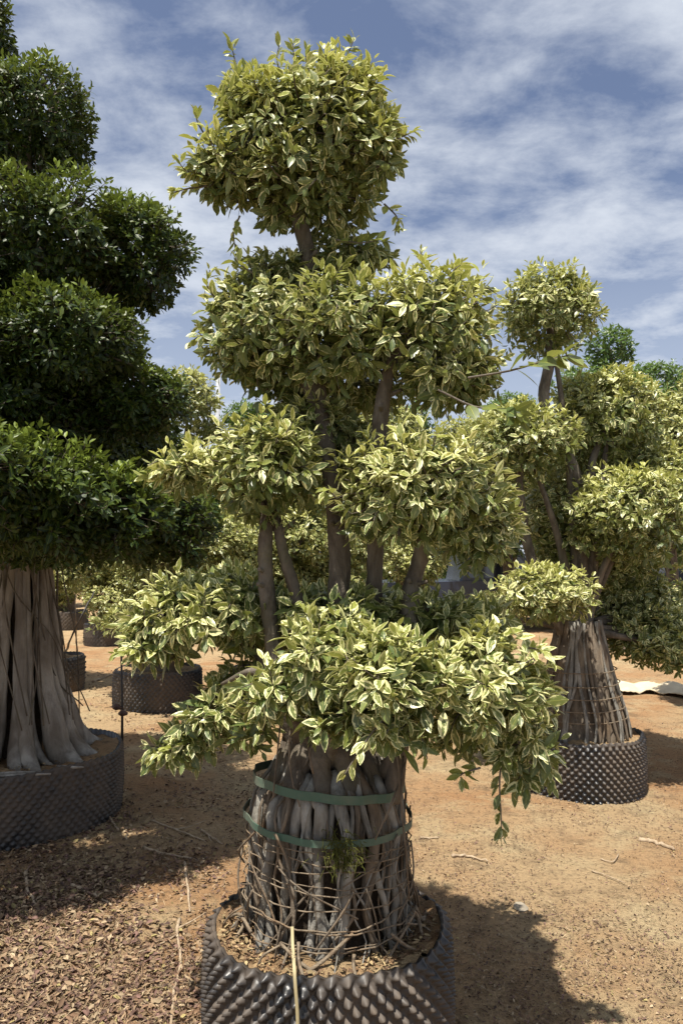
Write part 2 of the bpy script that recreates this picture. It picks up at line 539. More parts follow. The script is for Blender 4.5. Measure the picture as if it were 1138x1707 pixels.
def pad(LV, c, R, rng, L, dens=1.0, nl=7, yel=0.6, wr=0.42, lump=0.12, fill=0.45, under=0.55, cover=2.0, droop=0.5, vg=0.55, up=0.5, stray=0.10, yb=0.42, jit=0.10):
    """One clipped cushion of foliage: an uneven shell of shoots over a thinner fill."""
    R = np.asarray(R, float); c = np.asarray(c, float)
    area = 4 * np.pi * ((R[0] * R[1]) ** 1.6 + (R[0] * R[2]) ** 1.6 + (R[1] * R[2]) ** 1.6) ** (1 / 1.6) / 3 ** (1 / 1.6)
    la = L * L * wr * 0.62
    ns = int(area * cover * dens / (la * nl))
    dr = nrm(rng.standard_normal((int(ns * 1.5) + 8, 3)))
    keep = rng.uniform(0, 1, len(dr)) < np.where(dr[:, 2] < -0.35, under, 1.0)
    dr = dr[keep][:ns]
    q = rng.uniform(0, 6.28, 6)
    lm = (np.sin(dr[:, 0] * 4.3 + q[0]) * np.sin(dr[:, 1] * 4.7 + q[1]) + 0.8 * np.sin(dr[:, 2] * 6 + dr[:, 0] * 5 + q[2]) + 0.6 * np.sin(dr[:, 0] * 9 + q[3]) * np.sin(dr[:, 2] * 8 + q[4]))
    sc = 0.95 + lump * lm * 0.6 + rng.normal(0, jit, len(dr))
    st = rng.uniform(0, 1, len(dr)) < stray
    sc = sc + st * rng.uniform(0.03, 0.14, len(dr))
    p = c + dr * R * sc[:, None]
    nn = nrm(dr / R)
    ax = nn * 0.9 + np.array([0, 0, 1.0]) * (up * (0.25 + 0.75 * np.clip(dr[:, 2:3], 0, 1))) + rng.normal(0, 0.30, (len(dr), 3))
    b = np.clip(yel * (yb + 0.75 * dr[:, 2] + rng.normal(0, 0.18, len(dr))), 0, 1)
    shoots(LV, p, ax, nl, L, rng, vg * np.clip(0.95 + 0.35 * dr[:, 2], 0.6, 1.1), b, sc + 0.0, wr, droop)  # lower shoots get less cream, painting in some underside shade
    for i in np.nonzero(rng.uniform(0, 1, len(dr)) < 0.5)[0]:
        a = nrm(ax[i]); e = p[i] - a * 0.012
        LV.tw.tube(spline([e, e - a * L * 0.9, c + (p[i] - c) * 0.55], 4), [0.0016, 0.0022, 0.0032, 0.004], 3, cap=False)
    # inner leaves, greener with less cream, which also deepens the cushion's shade
    nf = int(len(dr) * fill)
    df = nrm(rng.standard_normal((nf, 3)))
    pf = c + df * R * (rng.uniform(0.35, 0.86, nf) ** 0.8)[:, None]
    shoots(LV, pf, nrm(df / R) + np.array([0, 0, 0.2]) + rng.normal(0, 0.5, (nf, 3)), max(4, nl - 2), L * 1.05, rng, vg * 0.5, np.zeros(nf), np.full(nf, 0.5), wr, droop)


def sprig(LV, pts, nleaf, L, rng, r=0.0022, g=0.55, b=0.35, wr=0.42, hang=0.3, step_from=0.1):
    """A longer shoot with leaves set alternately along it."""
    path = spline(pts, 40)
    LV.tw.tube(spline(pts, 10), np.linspace(r * 1.6, r * 0.7, 10), 5, cap=False)
    idx = np.linspace(step_from * 39, 39, nleaf).astype(int)
    p = path[idx]; t = nrm(np.gradient(path, axis=0))[idx]
    sd = nrm(np.cross(t, np.array([0, 0, 1.0]) + rng.normal(0, 0.4, (nleaf, 3))))
    alt = np.where(np.arange(nleaf) % 2 == 0, 1.0, -1.0)[:, None]
    d = t * 0.75 + sd * alt * 0.9; Lf_ = np.linspace(1.05, 0.7, nleaf)
    d[:, 2] -= hang * rng.uniform(0.5, 1.4, nleaf); d = nrm(d)
    n = np.array([0, -0.6, 0.7]) + rng.normal(0, 0.3, (nleaf, 3)); n = nrm(n - d * np.sum(n * d, 1, keepdims=True))
    Lk = L * rng.uniform(0.85, 1.15, nleaf) * Lf_
    LV.add(o=p, d=d, n=n, L=Lk, W=Lk * wr, curl=rng.uniform(0.05, 0.3, nleaf), fold=rng.uniform(0.1, 0.4, nleaf),
           col=np.stack([rng.uniform(0, 1, nleaf), np.clip(g + rng.normal(0, 0.1, nleaf) * (g > 0), 0, 1), np.clip(b + rng.normal(0, 0.1, nleaf), 0, 1)], 1), out=np.full(nleaf, 1.2))
    # a tuft of young leaves closes the tip
    shoots(LV, path[-1:], t[-1:] + np.array([[0, 0, 0.15]]), 4, L * 0.85, rng, g, np.array([b]), np.full(1, 0.9), wr, hang, spread=(15, 60))


def finish_crown(LV, root, base, mat, lod, singles=0, twig_mat='bark', seed=1):
    """crown (all leaves but the largest) with those leaves as single objects under it."""
    a = LV.cat()
    N = len(a['o'])
    V, uv, Q, T = leaves_arrays(a['o'], a['d'], a['n'], a['L'], a['W'], a['curl'], a['fold'], a['col'], lod)
    k = V.shape[1]
    pick = np.zeros(N, bool)
    if singles:
        cen = V.mean(1); vec = cen - np.array([0, 0, CAM_H]); dist = np.linalg.norm(vec, axis=1)
        vd = vec / dist[:, None]
        px = W0 / 2 + F * vec[:, 0] / vec[:, 1]; py = HORIZON - F * vec[:, 2] / vec[:, 1]
        face = np.abs(np.sum(a['n'] * vd, 1))
        crown_c = cen.mean(0)
        size = a['L'] / dist * (0.35 + face) * np.clip(a['out'], 0.4, 1.1) ** 3
        size[(px < 10) | (px > W0 - 10) | (py < 10) | (py > H0 - 10)] = 0
        # leaves close to the eye in their own direction win: a coarse depth buffer
        key = (np.floor(px / 9).astype(int) * 1000 + np.floor(py / 9).astype(int))
        order = np.argsort(dist); seen = {}
        front = np.zeros(N, bool)
        for i in order:
            kk = int(key[i])
            if kk not in seen:
                seen[kk] = dist[i]; front[i] = True
        size = np.where(front, size, size * 0.2)
        pick[np.argsort(-size)[:singles]] = True
    rest = np.nonzero(~pick)[0]
    VV = V[rest].reshape(-1, 3) - base
    off = (np.arange(len(rest)) * k)[:, None, None]
    QQ = (Q[None] + off).reshape(-1, 4) if len(Q) else None
    TT = (T[None] + off).reshape(-1, 3)
    me = build_mesh('crown', VV, QQ, TT, np.tile(uv, (len(rest), 1)), np.repeat(a['col'][rest], k, 0))
    crown = link('crown', me, MAT[mat], root, kind='stuff')
    for i in np.nonzero(pick)[0]:
        o = a['o'][i]
        me = build_mesh('leaf', V[i] - o, Q if len(Q) else None, T, uv, np.repeat(a['col'][i:i + 1], k, 0))
        link('leaf', me, MAT[mat], crown, loc=tuple(o - base))
    if LV.tw.n:
        link('twigs', LV.tw.mesh('twigs', off=base), MAT[twig_mat], root, kind='stuff')
    return crown


def pad_px(LV, px, py, rx, ry, Y, rng, L, depth=None, **kw):
    c = P(px, py, Y); k = Y / F
    dp = depth if depth else (rx * 0.6 + ry * 0.4) * k
    pad(LV, c, (rx * k, dp, ry * k), rng, L, **kw)
    return c


# ------------------------------------------------------------------ the ground
def make_ground():
    t = np.linspace(-1, 1, 321)
    xs = 2.6 * np.sinh(t * 5.2) / np.sinh(1.0) * 0.9
    s = np.linspace(0, 1, 360)
    ys = -6 + 10 * s + 0.9 * np.sinh(s * 7.3)
    X, Y = np.meshgrid(xs, ys)
    Z = ground_z(X, Y)
    near = np.exp(-np.maximum(np.hypot(X, Y) - 7, 0) / 3)
    Z = Z + near * RNG.normal(0, 0.004, Z.shape)
    V = np.stack([X, Y, Z], -1).reshape(-1, 3)
    nx, ny = len(xs), len(ys)
    i = np.arange(ny - 1)[:, None] * nx + np.arange(nx - 1)[None]
    Q = np.stack([i, i + 1, i + nx + 1, i + nx], -1).reshape(-1, 4)
    return link('ground', build_mesh('ground', V, Q), MAT['soil'], kind='structure')


make_ground()


def make_litter(n=120000):
    rng = np.random.default_rng(5)
    u = rng.uniform(0, 1, n * 4)
    Y = 1.75 / (1 - u * (1 - 1.75 / 11.0))
    X = rng.uniform(-1, 1, n * 4) * (0.56 * Y + 0.35)
    # thick drifts of dead leaves on the left, thin cover on the right
    nz = 0.5 + 0.25 * np.sin(3.1 * X + 1.7 * Y) + 0.2 * np.sin(5.3 * Y - 4.1 * X + 2) + 0.15 * np.sin(9 * X + 7 * Y)
    left = 1 / (1 + np.exp((X + 0.35 + 0.12 * (Y - 2.5)) * 4.5))
    w = (0.42 + 0.58 * left * np.clip((5.6 - Y) / 1.5, 0.12, 1)) * np.clip(nz * 1.25, 0.12, 1)
    sel = np.nonzero(rng.uniform(0, 1, len(X)) < w)[0][:n]
    X, Y = X[sel], Y[sel]; lf = left[sel]; N = len(X)
    az = rng.uniform(0, 2 * np.pi, N); tilt = rng.normal(0.12, 0.22, N)
    d = np.stack([np.cos(az) * np.cos(tilt), np.sin(az) * np.cos(tilt), np.sin(tilt)], 1)
    nn = np.stack([rng.normal(0, 0.45, N), rng.normal(0, 0.45, N), np.ones(N)], 1)
    nn = nrm(nn - d * np.sum(nn * d, 1, keepdims=True))
    L = rng.uniform(0.009, 0.034, N) * (0.55 + 0.65 * lf); straw = rng.uniform(0, 1, N) < 0.30
    Wd = np.where(straw, 0.0026, L * rng.uniform(0.28, 0.55, N)); L = np.where(straw, L * 1.9, L)
    o = np.stack([X, Y, ground_z(X, Y) + rng.uniform(0.001, 0.012, N)], 1)
    pal = np.array([(0.36, 0.25, 0.15), (0.25, 0.155, 0.095), (0.16, 0.10, 0.075), (0.46, 0.35, 0.22), (0.22, 0.13, 0.105), (0.085, 0.055, 0.045), (0.40, 0.33, 0.14)])
    pr = np.array([0.26, 0.22, 0.14, 0.17, 0.12, 0.06, 0.03])
    col = pal[rng.choice(len(pal), N, p=pr)] * rng.uniform(0.45, 0.95, (N, 1))
    V, uv, Q, T = leaves_arrays(o, d, nn, L, Wd, rng.uniform(-0.2, 0.8, N), rng.uniform(-0.3, 1.5, N), col, 2)
    k = V.shape[1]; off = (np.arange(N) * k)[:, None, None]
    me = build_mesh('leaf_litter', V.reshape(-1, 3), (Q[None] + off).reshape(-1, 4), (T[None] + off).reshape(-1, 3), None, np.repeat(np.clip(col, 0, 1), k, 0))
    o_ = link('leaf_litter', me, MAT['litter'], kind='stuff')
    tag(o_, 'dry brown fallen leaves and straw strewn over the sandy ground', 'leaf litter')


make_litter()


# ------------------------------------------------------------------ dimpled grow pots
def pot_mesh(r, h, sub_t, sub_z, pitch=0.05, row=0.026, amp=0.022, bulge=0.0, seed=0):
    ns = int(round(2 * math.pi * r / pitch)); nr = int(round(h / row))
    nt, nz = ns * sub_t, nr * sub_z
    th = np.linspace(0, 2 * np.pi, nt, endpoint=False); zz = np.linspace(0, h, nz + 1)
    TH, ZZ = np.meshgrid(th, zz)
    u = TH / (2 * np.pi) * ns; v = ZZ / row
    best = np.full(u.shape, 9.0)
    for dj in (-1, 0, 1):
        j = np.round(v) + dj
        uc = np.round(u - 0.5 * (j % 2)) + 0.5 * (j % 2)
        best = np.minimum(best, np.hypot((u - uc) * pitch, (v - j) * row * 1.05))
    b = np.clip(1 - best / (0.0265 * pitch / 0.05), 0, 1)
    hgt = amp * (1.35 * np.minimum(b, 0.84) ** 2.0) * (0.35 + 0.65 * np.clip((h - ZZ) / 0.02, 0, 1))
    hgt = hgt - amp * 0.12 * (b > 0.95)
    rr = r - amp * 0.6 + hgt + 0.006 * np.sin(3 * TH + seed) + 0.004 * np.sin(7 * TH + 2 * seed) + bulge * np.sin(np.pi * ZZ / h)
    Zt = ZZ + (ZZ / h) ** 6 * (0.006 * np.sin(5 * TH + seed * 3) + 0.004 * np.sin(ns * TH))
    V = np.stack([rr * np.cos(TH), rr * np.sin(TH), Zt], -1).reshape(-1, 3)
    i = np.arange(nz)[:, None] * nt; j = np.arange(nt)[None]; k = (j + 1) % nt
    Q = np.stack([i + j, i + k, i + nt + k, i + nt + j], -1).reshape(-1, 4)
    g = Geo().add(V, Q)
    # rim and inner wall, down past the soil
    top = V[-nt:]
    ri = (r - amp * 0.6 - 0.006 + 0.006 * np.sin(3 * th + seed) + 0.004 * np.sin(7 * th + 2 * seed))
    inn = np.stack([ri * np.cos(th), ri * np.sin(th), top[:, 2]], 1)
    bot = inn.copy(); bot[:, 2] = h - 0.10
    jj = np.arange(nt); kk = (jj + 1) % nt
    g.add(np.concatenate([top, inn, bot]), np.concatenate([np.stack([jj, kk, nt + kk, nt + jj], -1), np.stack([nt + jj, nt + kk, 2 * nt + kk, 2 * nt + jj], -1)]))
    return g.mesh('wall')


def soil_disk(r, z, rng, amp=0.012):
    nr, nt = 14, 64
    rr = np.linspace(0, r, nr + 1)[1:]; th = np.linspace(0, 2 * np.pi, nt, endpoint=False)
    RR, TT = np.meshgrid(rr, th, indexing='ij')
    Z = z + amp * rng.normal(0, 0.5, RR.shape) + 0.012 * np.sin(6 * RR * np.cos(TT) / r + 2) + 0.010 * np.sin(7 * RR * np.sin(TT) / r)
    V = np.concatenate([[(0, 0, z)], np.stack([RR * np.cos(TT), RR * np.sin(TT), Z], -1).reshape(-1, 3)])
    T = [(0, 1 + j, 1 + (j + 1) % nt) for j in range(nt)]
    i = 1 + np.arange(nr - 1)[:, None] * nt; j = np.arange(nt)[None]; k = (j + 1) % nt
    Q = np.stack([i + j, i + nt + j, i + nt + k, i + k], -1).reshape(-1, 4)
    return Geo().add(V, Q, T).mesh('soil')


def chips(r, z, n, rng, hole=0.0):
    rad = np.sqrt(rng.uniform(hole ** 2, (r * 0.97) ** 2, n)); an = rng.uniform(0, 2 * np.pi, n)
    o = np.stack([rad * np.cos(an), rad * np.sin(an), z + rng.uniform(0.004, 0.018, n)], 1)
    az = rng.uniform(0, 2 * np.pi, n)
    d = nrm(np.stack([np.cos(az), np.sin(az), rng.normal(0, 0.15, n)], 1))
    nn = nrm(np.stack([rng.normal(0, 0.4, n), rng.normal(0, 0.4, n), np.ones(n)], 1))
    nn = nrm(nn - d * np.sum(nn * d, 1, keepdims=True))
    L = rng.uniform(0.010, 0.03, n)
    pal = np.array([(0.40, 0.28, 0.15), (0.28, 0.17, 0.09), (0.5, 0.38, 0.2), (0.16, 0.10, 0.06)])
    col = pal[rng.integers(0, 4, n)] * rng.uniform(0.4, 0.9, (n, 1))
    V, uv, Q, T = leaves_arrays(o, d, nn, L, L * rng.uniform(0.15, 0.5, n), rng.uniform(-0.1, 0.4, n), rng.uniform(-0.2, 0.9, n), col, 2)
    k = V.shape[1]; off = (np.arange(n) * k)[:, None, None]
    return build_mesh('mulch', V.reshape(-1, 3), (Q[None] + off).reshape(-1, 4), (T[None] + off).reshape(-1, 3), None, np.repeat(np.clip(col, 0, 1), k, 0))


POT_N = 0


def make_pot(x, y, r, h, label, sub=(3, 3), mulch=0, hole=0.0, seed=1, pitch=0.05, row=0.026, amp=0.034, soil=0.022, group='black dimpled grow pots'):
    rng = np.random.default_rng(seed)
    z = float(ground_z(x, y)) - 0.012
    t = thing('grow_pot', (x, y, z), label, 'plant pot', group)
    link('wall', pot_mesh(r, h, sub[0], sub[1], pitch, row, amp, 0.008, seed), MAT['pot'], t)
    link('soil', soil_disk(r - amp * 0.6 - 0.008, h - soil, rng), MAT['soil'], t)
    if mulch:
        link('mulch', chips(r - 0.03, h - soil, mulch, rng, hole), MAT['litter'], t, kind='stuff')
    return t, z + h - soil


# ------------------------------------------------------------------ roots and stems
def stem(name, pts_px, rads, root, base, mat='bark', n=22, sides=10, rng=None, wob=0.04, world=False):
    """A tapered limb through photograph points (px, py, Y)."""
    pts = np.array([p if world else P(*p) for p in pts_px], float)
    path = spline(pts, n)
    rr = np.interp(np.linspace(0, 1, n), np.linspace(0, 1, len(rads)), rads)
    q = float(abs(pts[0].sum()) * 17 % 6)
    rr = rr * (1 + 0.05 * np.sin(np.linspace(0, 11, n) + q) + 0.04 * np.sin(np.linspace(0, 27, n) + 2 * q))
    g = Geo().tube(path, rr, sides, wob=wob, rng=rng if rng is not None else RNG)
    return link(name, g.mesh(name, off=base), MAT[mat], root)


def limbs_to(root, base, start, centers, r0, rng, mat='bark', n=14, sides=7):
    for c in centers:
        c = np.asarray(c, float)
        m1 = start + (c - start) * 0.4; m1[2] = start[2] + (c[2] - start[2]) * 0.5 + 0.03
        m1[:2] += rng.normal(0, 0.025, 2)
        stem('branch', [start, m1, c], [r0, r0 * 0.75, r0 * 0.35], root, base, mat, n, sides, rng, 0.04, world=True)


def root_core(c, z0, z1, r0, r1, rng):
    n, s = 12, 40
    zs = np.linspace(z0, z1, n); th = np.linspace(0, 2 * np.pi, s, endpoint=False)
    ZZ, TH = np.meshgrid(zs, th, indexing='ij')
    f = (ZZ - z0) / (z1 - z0)
    rr = (r0 + (r1 - r0) * f) * (1 - 0.25 * np.clip((f - 0.85) / 0.15, 0, 1)) * (1 + 0.05 * np.sin(11 * TH + 3 * ZZ) + rng.normal(0, 0.02, TH.shape))
    V = np.stack([c[0] + rr * np.cos(TH), c[1] + rr * np.sin(TH), ZZ], -1).reshape(-1, 3)
    i = np.arange(n - 1)[:, None] * s; j = np.arange(s)[None]; k = (j + 1) % s
    Q = np.stack([i + j, i + k, i + s + k, i + s + j], -1).reshape(-1, 4)
    V = np.concatenate([V, [(c[0], c[1], z1)]])
    T = [((n - 1) * s + q, (n - 1) * s + (q + 1) % s, n * s) for q in range(s)]
    return Geo().add(V, Q, T)


def ring_band(c, z, r, hgt, thick, tilt=(0, 0), wave=0.004, seed=0, n=90):
    """Flat strap wrapped round the root ball."""
    th = np.linspace(0, 2 * np.pi, n, endpoint=False)
    rr = r * (1 + wave / r * np.sin(9 * th + seed) + 0.5 * wave / r * np.sin(17 * th + 2 * seed))
    zc_ = z + tilt[0] * np.cos(th) * r + tilt[1] * np.sin(th) * r
    def ringv(rad, dz):
        return np.stack([c[0] + rad * np.cos(th), c[1] + rad * np.sin(th), zc_ + dz], 1)
    V = np.concatenate([ringv(rr, -hgt / 2), ringv(rr + thick, -hgt / 2), ringv(rr + thick, hgt / 2), ringv(rr, hgt / 2)])
    j = np.arange(n); k = (j + 1) % n
    Q = np.concatenate([np.stack([a * n + j, a * n + k, b * n + k, b * n + j], -1) for a, b in ((0, 1), (1, 2), (2, 3), (3, 0))])
    return Geo().add(V, Q)


# ================================================================== the variegated fig in the middle
MX, MY = -0.043, 2.50
POT_Z = 0.43
_, soil_z = make_pot(MX, MY, 0.392, POT_Z, 'large black dimpled pot holding the tall variegated fig bound with green straps',
                     sub=(8, 6), mulch=2600, hole=0.2, seed=3)
MAIN = thing('variegated_fig_tree', (MX, MY, soil_z), 'tall cloud-pruned variegated fig with root ball bound by green straps', 'tree', 'variegated fig trees')
MB = np.array([MX, MY, soil_z])
rng = np.random.default_rng(21)


def main_roots():
    c = np.array([MX, MY])
    zt, zb, zs = 0.90, soil_z - 0.03, 0.80
    link('root_ball', root_core(c, soil_z - 0.04, 0.86, 0.20, 0.22, rng).mesh('root_ball', off=MB), MAT['peat_gap_shade'], MAIN)
    N = 120
    for i in range(N):
        thick = i < 34
        th = (2 * np.pi * (i + rng.uniform(-0.5, 0.5)) / (34 if thick else N - 34))
        r = rng.uniform(0.009, 0.019) if thick else rng.uniform(0.0028, 0.0075)
        out = 0.222 + (rng.uniform(0.005, 0.022) if thick else rng.uniform(0.0, 0.036)) + rng.normal(0, 0.006)
        pts = []
        top_z = zt + rng.uniform(-0.05, 0.05); top_r = 0.15 + rng.uniform(-0.03, 0.03)
        t0 = th + rng.normal(0, 0.12)
        pts.append((top_r, t0, top_z))
        pts.append((out - 0.012, th, zs + rng.uniform(0.01, 0.06)))
        nseg = 5
        tt = th
        for k in range(1, nseg + 1):
            tt += rng.normal(0, 0.075 if thick else 0.12)
            z = zs + (zb - zs) * k / nseg
            pts.append((out + (0.012 * k / nseg) + rng.normal(0, 0.006), tt, z))
        if rng.uniform() < 0.4:
            pts[-1] = (pts[-1][0] + rng.uniform(0.01, 0.05), pts[-1][1], pts[-1][2] + 0.025)
        w = np.array([(c[0] + a * math.cos(b), c[1] + a * math.sin(b), z) for a, b, z in pts])
        n = 20
        path = spline(w, n)
        rr = r * (1.15 - 0.45 * np.linspace(0, 1, n)) * (1 + 0.14 * np.sin(np.linspace(0, 9, n) + i))
        g = Geo().tube(path, rr, 8 if thick else 6, wob=0.06, rng=rng)
        link('root', g.mesh('root', off=MB), MAT['root'] if rng.uniform() < (0.75 if thick else 0.5) else MAT['root_brown'], MAIN)
    # knobbly shoulder where the roots leave the trunk; dark bark colour imitates neck shade
    for th, r0, ln in ((-2.3, 0.055, 0.30), (-1.75, 0.045, 0.27), (-1.2, 0.05, 0.28), (-0.6, 0.04, 0.26), (0.3, 0.05, 0.28), (1.2, 0.05, 0.3), (2.2, 0.05, 0.3), (-2.9, 0.045, 0.28)):
        a = np.array([c[0] + 0.07 * math.cos(th), c[1] + 0.07 * math.sin(th), 1.10])
        b = np.array([c[0] + 0.13 * math.cos(th), c[1] + 0.13 * math.sin(th), 0.97])
        d = np.array([c[0] + 0.175 * math.cos(th + 0.1), c[1] + 0.175 * math.sin(th + 0.1), 0.88])
        e = np.array([c[0] + 0.225 * math.cos(th + 0.1), c[1] + 0.225 * math.sin(th + 0.1), 0.70])
        stem('root', [a, b, d, e], [r0 * 0.5, r0 * 0.75, r0 * 0.7, r0 * 0.3], MAIN, MB, 'bark', 16, 10, rng, 0.05, world=True)
    # thin tangled roots over the neck, mostly dark bark to deepen its shade
    for k in range(46):
        th = rng.uniform(0, 2 * np.pi); tw = rng.normal(0, 0.25, 4).cumsum()
        r0 = rng.uniform(0.003, 0.012)
        w = [(c[0] + a * math.cos(th + t), c[1] + a * math.sin(th + t), z) for a, t, z in zip((0.09, 0.13 + rng.uniform(-0.02, 0.02), 0.175, 0.225 + rng.uniform(-0.01, 0.01)), tw, (1.12 + rng.uniform(-0.08, 0.08), 1.00, 0.90, 0.80))]
        stem('root', w, [r0, r0 * 1.1, r0 * 0.8], MAIN, MB, 'root' if rng.uniform() < 0.4 else 'bark', 16, 6, rng, 0.06, world=True)
    # cords of the net wound round the ball
    for k in range(11):
        z = 0.735 - k * 0.032 + rng.normal(0, 0.004)
        tx, ty = -0.05 + rng.normal(0, 0.06), 0.03 + rng.normal(0, 0.05)
        th = np.linspace(0, 2 * np.pi, 61)
        rr = 0.264 + 0.014 * k / 10 + 0.005 * np.sin(8 * th + k * 1.7) + 0.004 * np.sin(19 * th + k)
        zz = z + tx * np.cos(th) * 0.27 + ty * np.sin(th) * 0.27 + 0.004 * np.sin(6 * th + k * 2.1)
        pts = np.stack([c[0] + rr * np.cos(th), c[1] + rr * np.sin(th), zz], 1)
        g = Geo().tube(pts, rng.uniform(0.0015, 0.0027), 5, cap=False)
        link('net_cord', g.mesh('net_cord', off=MB), MAT['cord'], MAIN)
    for k in range(22):
        th0 = rng.uniform(0, 2 * np.pi); s = rng.choice([-1, 1]); ln = rng.uniform(0.2, 0.9)
        t = np.linspace(0, 1, 10); th = th0 + s * ln * t
        z = rng.uniform(0.55, 0.80) + (-rng.uniform(0.08, 0.30)) * t
        z = np.maximum(z, soil_z + 0.004)
        rr = 0.282 + 0.012 * np.sin(t * 5 + k)
        pts = np.stack([c[0] + rr * np.cos(th), c[1] + rr * np.sin(th), z], 1)
        link('aerial_root', Geo().tube(pts, rng.uniform(0.0018, 0.0042), 5).mesh('aerial_root', off=MB), MAT['root_brown'], MAIN)
    # prunings and loose root ends on the soil at the foot of the ball
    for k in range(16):
        th = rng.uniform(-3.0, -0.1); a = rng.uniform(0.27, 0.31)
        p0 = np.array([c[0] + a * math.cos(th), c[1] + a * math.sin(th), soil_z + rng.uniform(0.03, 0.10)])
        th2 = th + rng.normal(0, 0.35); b = rng.uniform(0.30, 0.355)
        p1 = np.array([c[0] + b * math.cos(th2), c[1] + b * math.sin(th2), soil_z + 0.008])
        link('root_end', Geo().tube(spline([p0, (p0 + p1) / 2 + rng.normal(0, 0.012, 3), p1], 8), rng.uniform(0.003, 0.006), 6).mesh('root_end', off=MB), MAT['cord'], MAIN)
    o = link('strap', ring_band(c, 0.868, 0.246, 0.027, 0.003, (-0.10, -0.06), 0.004, 1).mesh('strap', False, off=MB), MAT['strap'], MAIN)
    o = link('strap', ring_band(c, 0.765, 0.272, 0.021, 0.003, (-0.04, 0.02), 0.004, 4).mesh('strap', False, off=MB), MAT['strap'], MAIN)


main_roots()

# stems
for pts, rad in (
    ([(556, 1300, 2.50), (560, 1130, 2.50), (563, 1000, 2.50), (566, 920, 2.50), (550, 790, 2.5), (530, 660, 2.52), (518, 520, 2.55), (514, 430, 2.55), (498, 350, 2.52), (505, 235, 2.5)], [0.06, 0.046, 0.038, 0.034, 0.03, 0.028, 0.027, 0.028, 0.03, 0.012]),
    ([(510, 1290, 2.48), (462, 1110, 2.46), (443, 960, 2.45), (444, 850, 2.45), (438, 760, 2.45)], [0.046, 0.032, 0.024, 0.022, 0.010]),
    ([(535, 1240, 2.52), (500, 1020, 2.48), (474, 930, 2.46), (456, 855, 2.46), (420, 790, 2.46)], [0.03, 0.02, 0.019, 0.018, 0.008]),
    ([(590, 1300, 2.52), (616, 1090, 2.52), (623, 1000, 2.52), (626, 900, 2.50), (631, 760, 2.46), (636, 680, 2.43), (655, 600, 2.42), (700, 550, 2.4)], [0.05, 0.034, 0.028, 0.026, 0.026, 0.026, 0.02, 0.010]),
    ([(650, 1335, 2.40), (667, 1240, 2.40), (680, 1080, 2.44), (684, 990, 2.46), (700, 930, 2.46), (715, 850, 2.4), (720, 790, 2.36)], [0.034, 0.030, 0.030, 0.030, 0.028, 0.022, 0.010]),
    ([(530, 680, 2.52), (492, 610, 2.5), (440, 550, 2.48)], [0.024, 0.018, 0.008]),
    ([(548, 780, 2.5), (530, 740, 2.56), (520, 700, 2.6)], [0.02, 0.014, 0.008]),
    ([(515, 1290, 2.46), (480, 1180, 2.36), (430, 1120, 2.3), (370, 1140, 2.4)], [0.028, 0.02, 0.013, 0.006]),
    ([(500, 1220, 2.5), (430, 1090, 2.6), (330, 1040, 2.62), (270, 1030, 2.6)], [0.026, 0.018, 0.012, 0.006]),
    ([(552, 1310, 2.46), (558, 1215, 2.30), (590, 1130, 2.15), (640, 1120, 2.12)], [0.026, 0.018, 0.013, 0.006]),
    ([(640, 1290, 2.42), (700, 1190, 2.36), (770, 1140, 2.3), (830, 1140, 2.3)], [0.028, 0.02, 0.013, 0.006]),
    ([(590, 1280, 2.6), (640, 1120, 2.75), (700, 1050, 2.8)], [0.028, 0.018, 0.008]),
):
    stem('stem', pts, rad, MAIN, MB, 'bark', 44, 12, rng, 0.045)
    if rad[0] > 0.029:                       # short stubs left by pruning
        sp_ = spline(np.array([P(*p) for p in pts]), 44)
        for q in rng.integers(16, 38, 3):
            dv = nrm(np.append(rng.normal(0, 1, 2) + np.array([0, -0.6]), 0.5))
            stem('pruned_stub', [sp_[q], sp_[q] + dv * 0.03, sp_[q] + dv * rng.uniform(0.045, 0.075)], [0.010, 0.008, 0.0065], MAIN, MB, 'bark', 6, 7, rng, 0.05, world=True)
for pts in ([(490, 1150, 2.33), (482, 1240, 2.30), (487, 1300, 2.28), (500, 1345, 2.26)], [(497, 1150, 2.32), (505, 1200, 2.28), (522, 1290, 2.25)],
            [(660, 1250, 2.3), (664, 1310, 2.27), (640, 1370, 2.235)], [(676, 1270, 2.34), (655, 1330, 2.26), (625, 1400, 2.22)],
            [(672, 1260, 2.36), (668, 1330, 2.28), (676, 1420, 2.30), (682, 1500, 2.33)], [(470, 1180, 2.34), (462, 1260, 2.31), (455, 1330, 2.29)]):
    stem('aerial_root', pts, [0.003, 0.0025], MAIN, MB, 'root_brown', 12, 5, rng, 0.02)

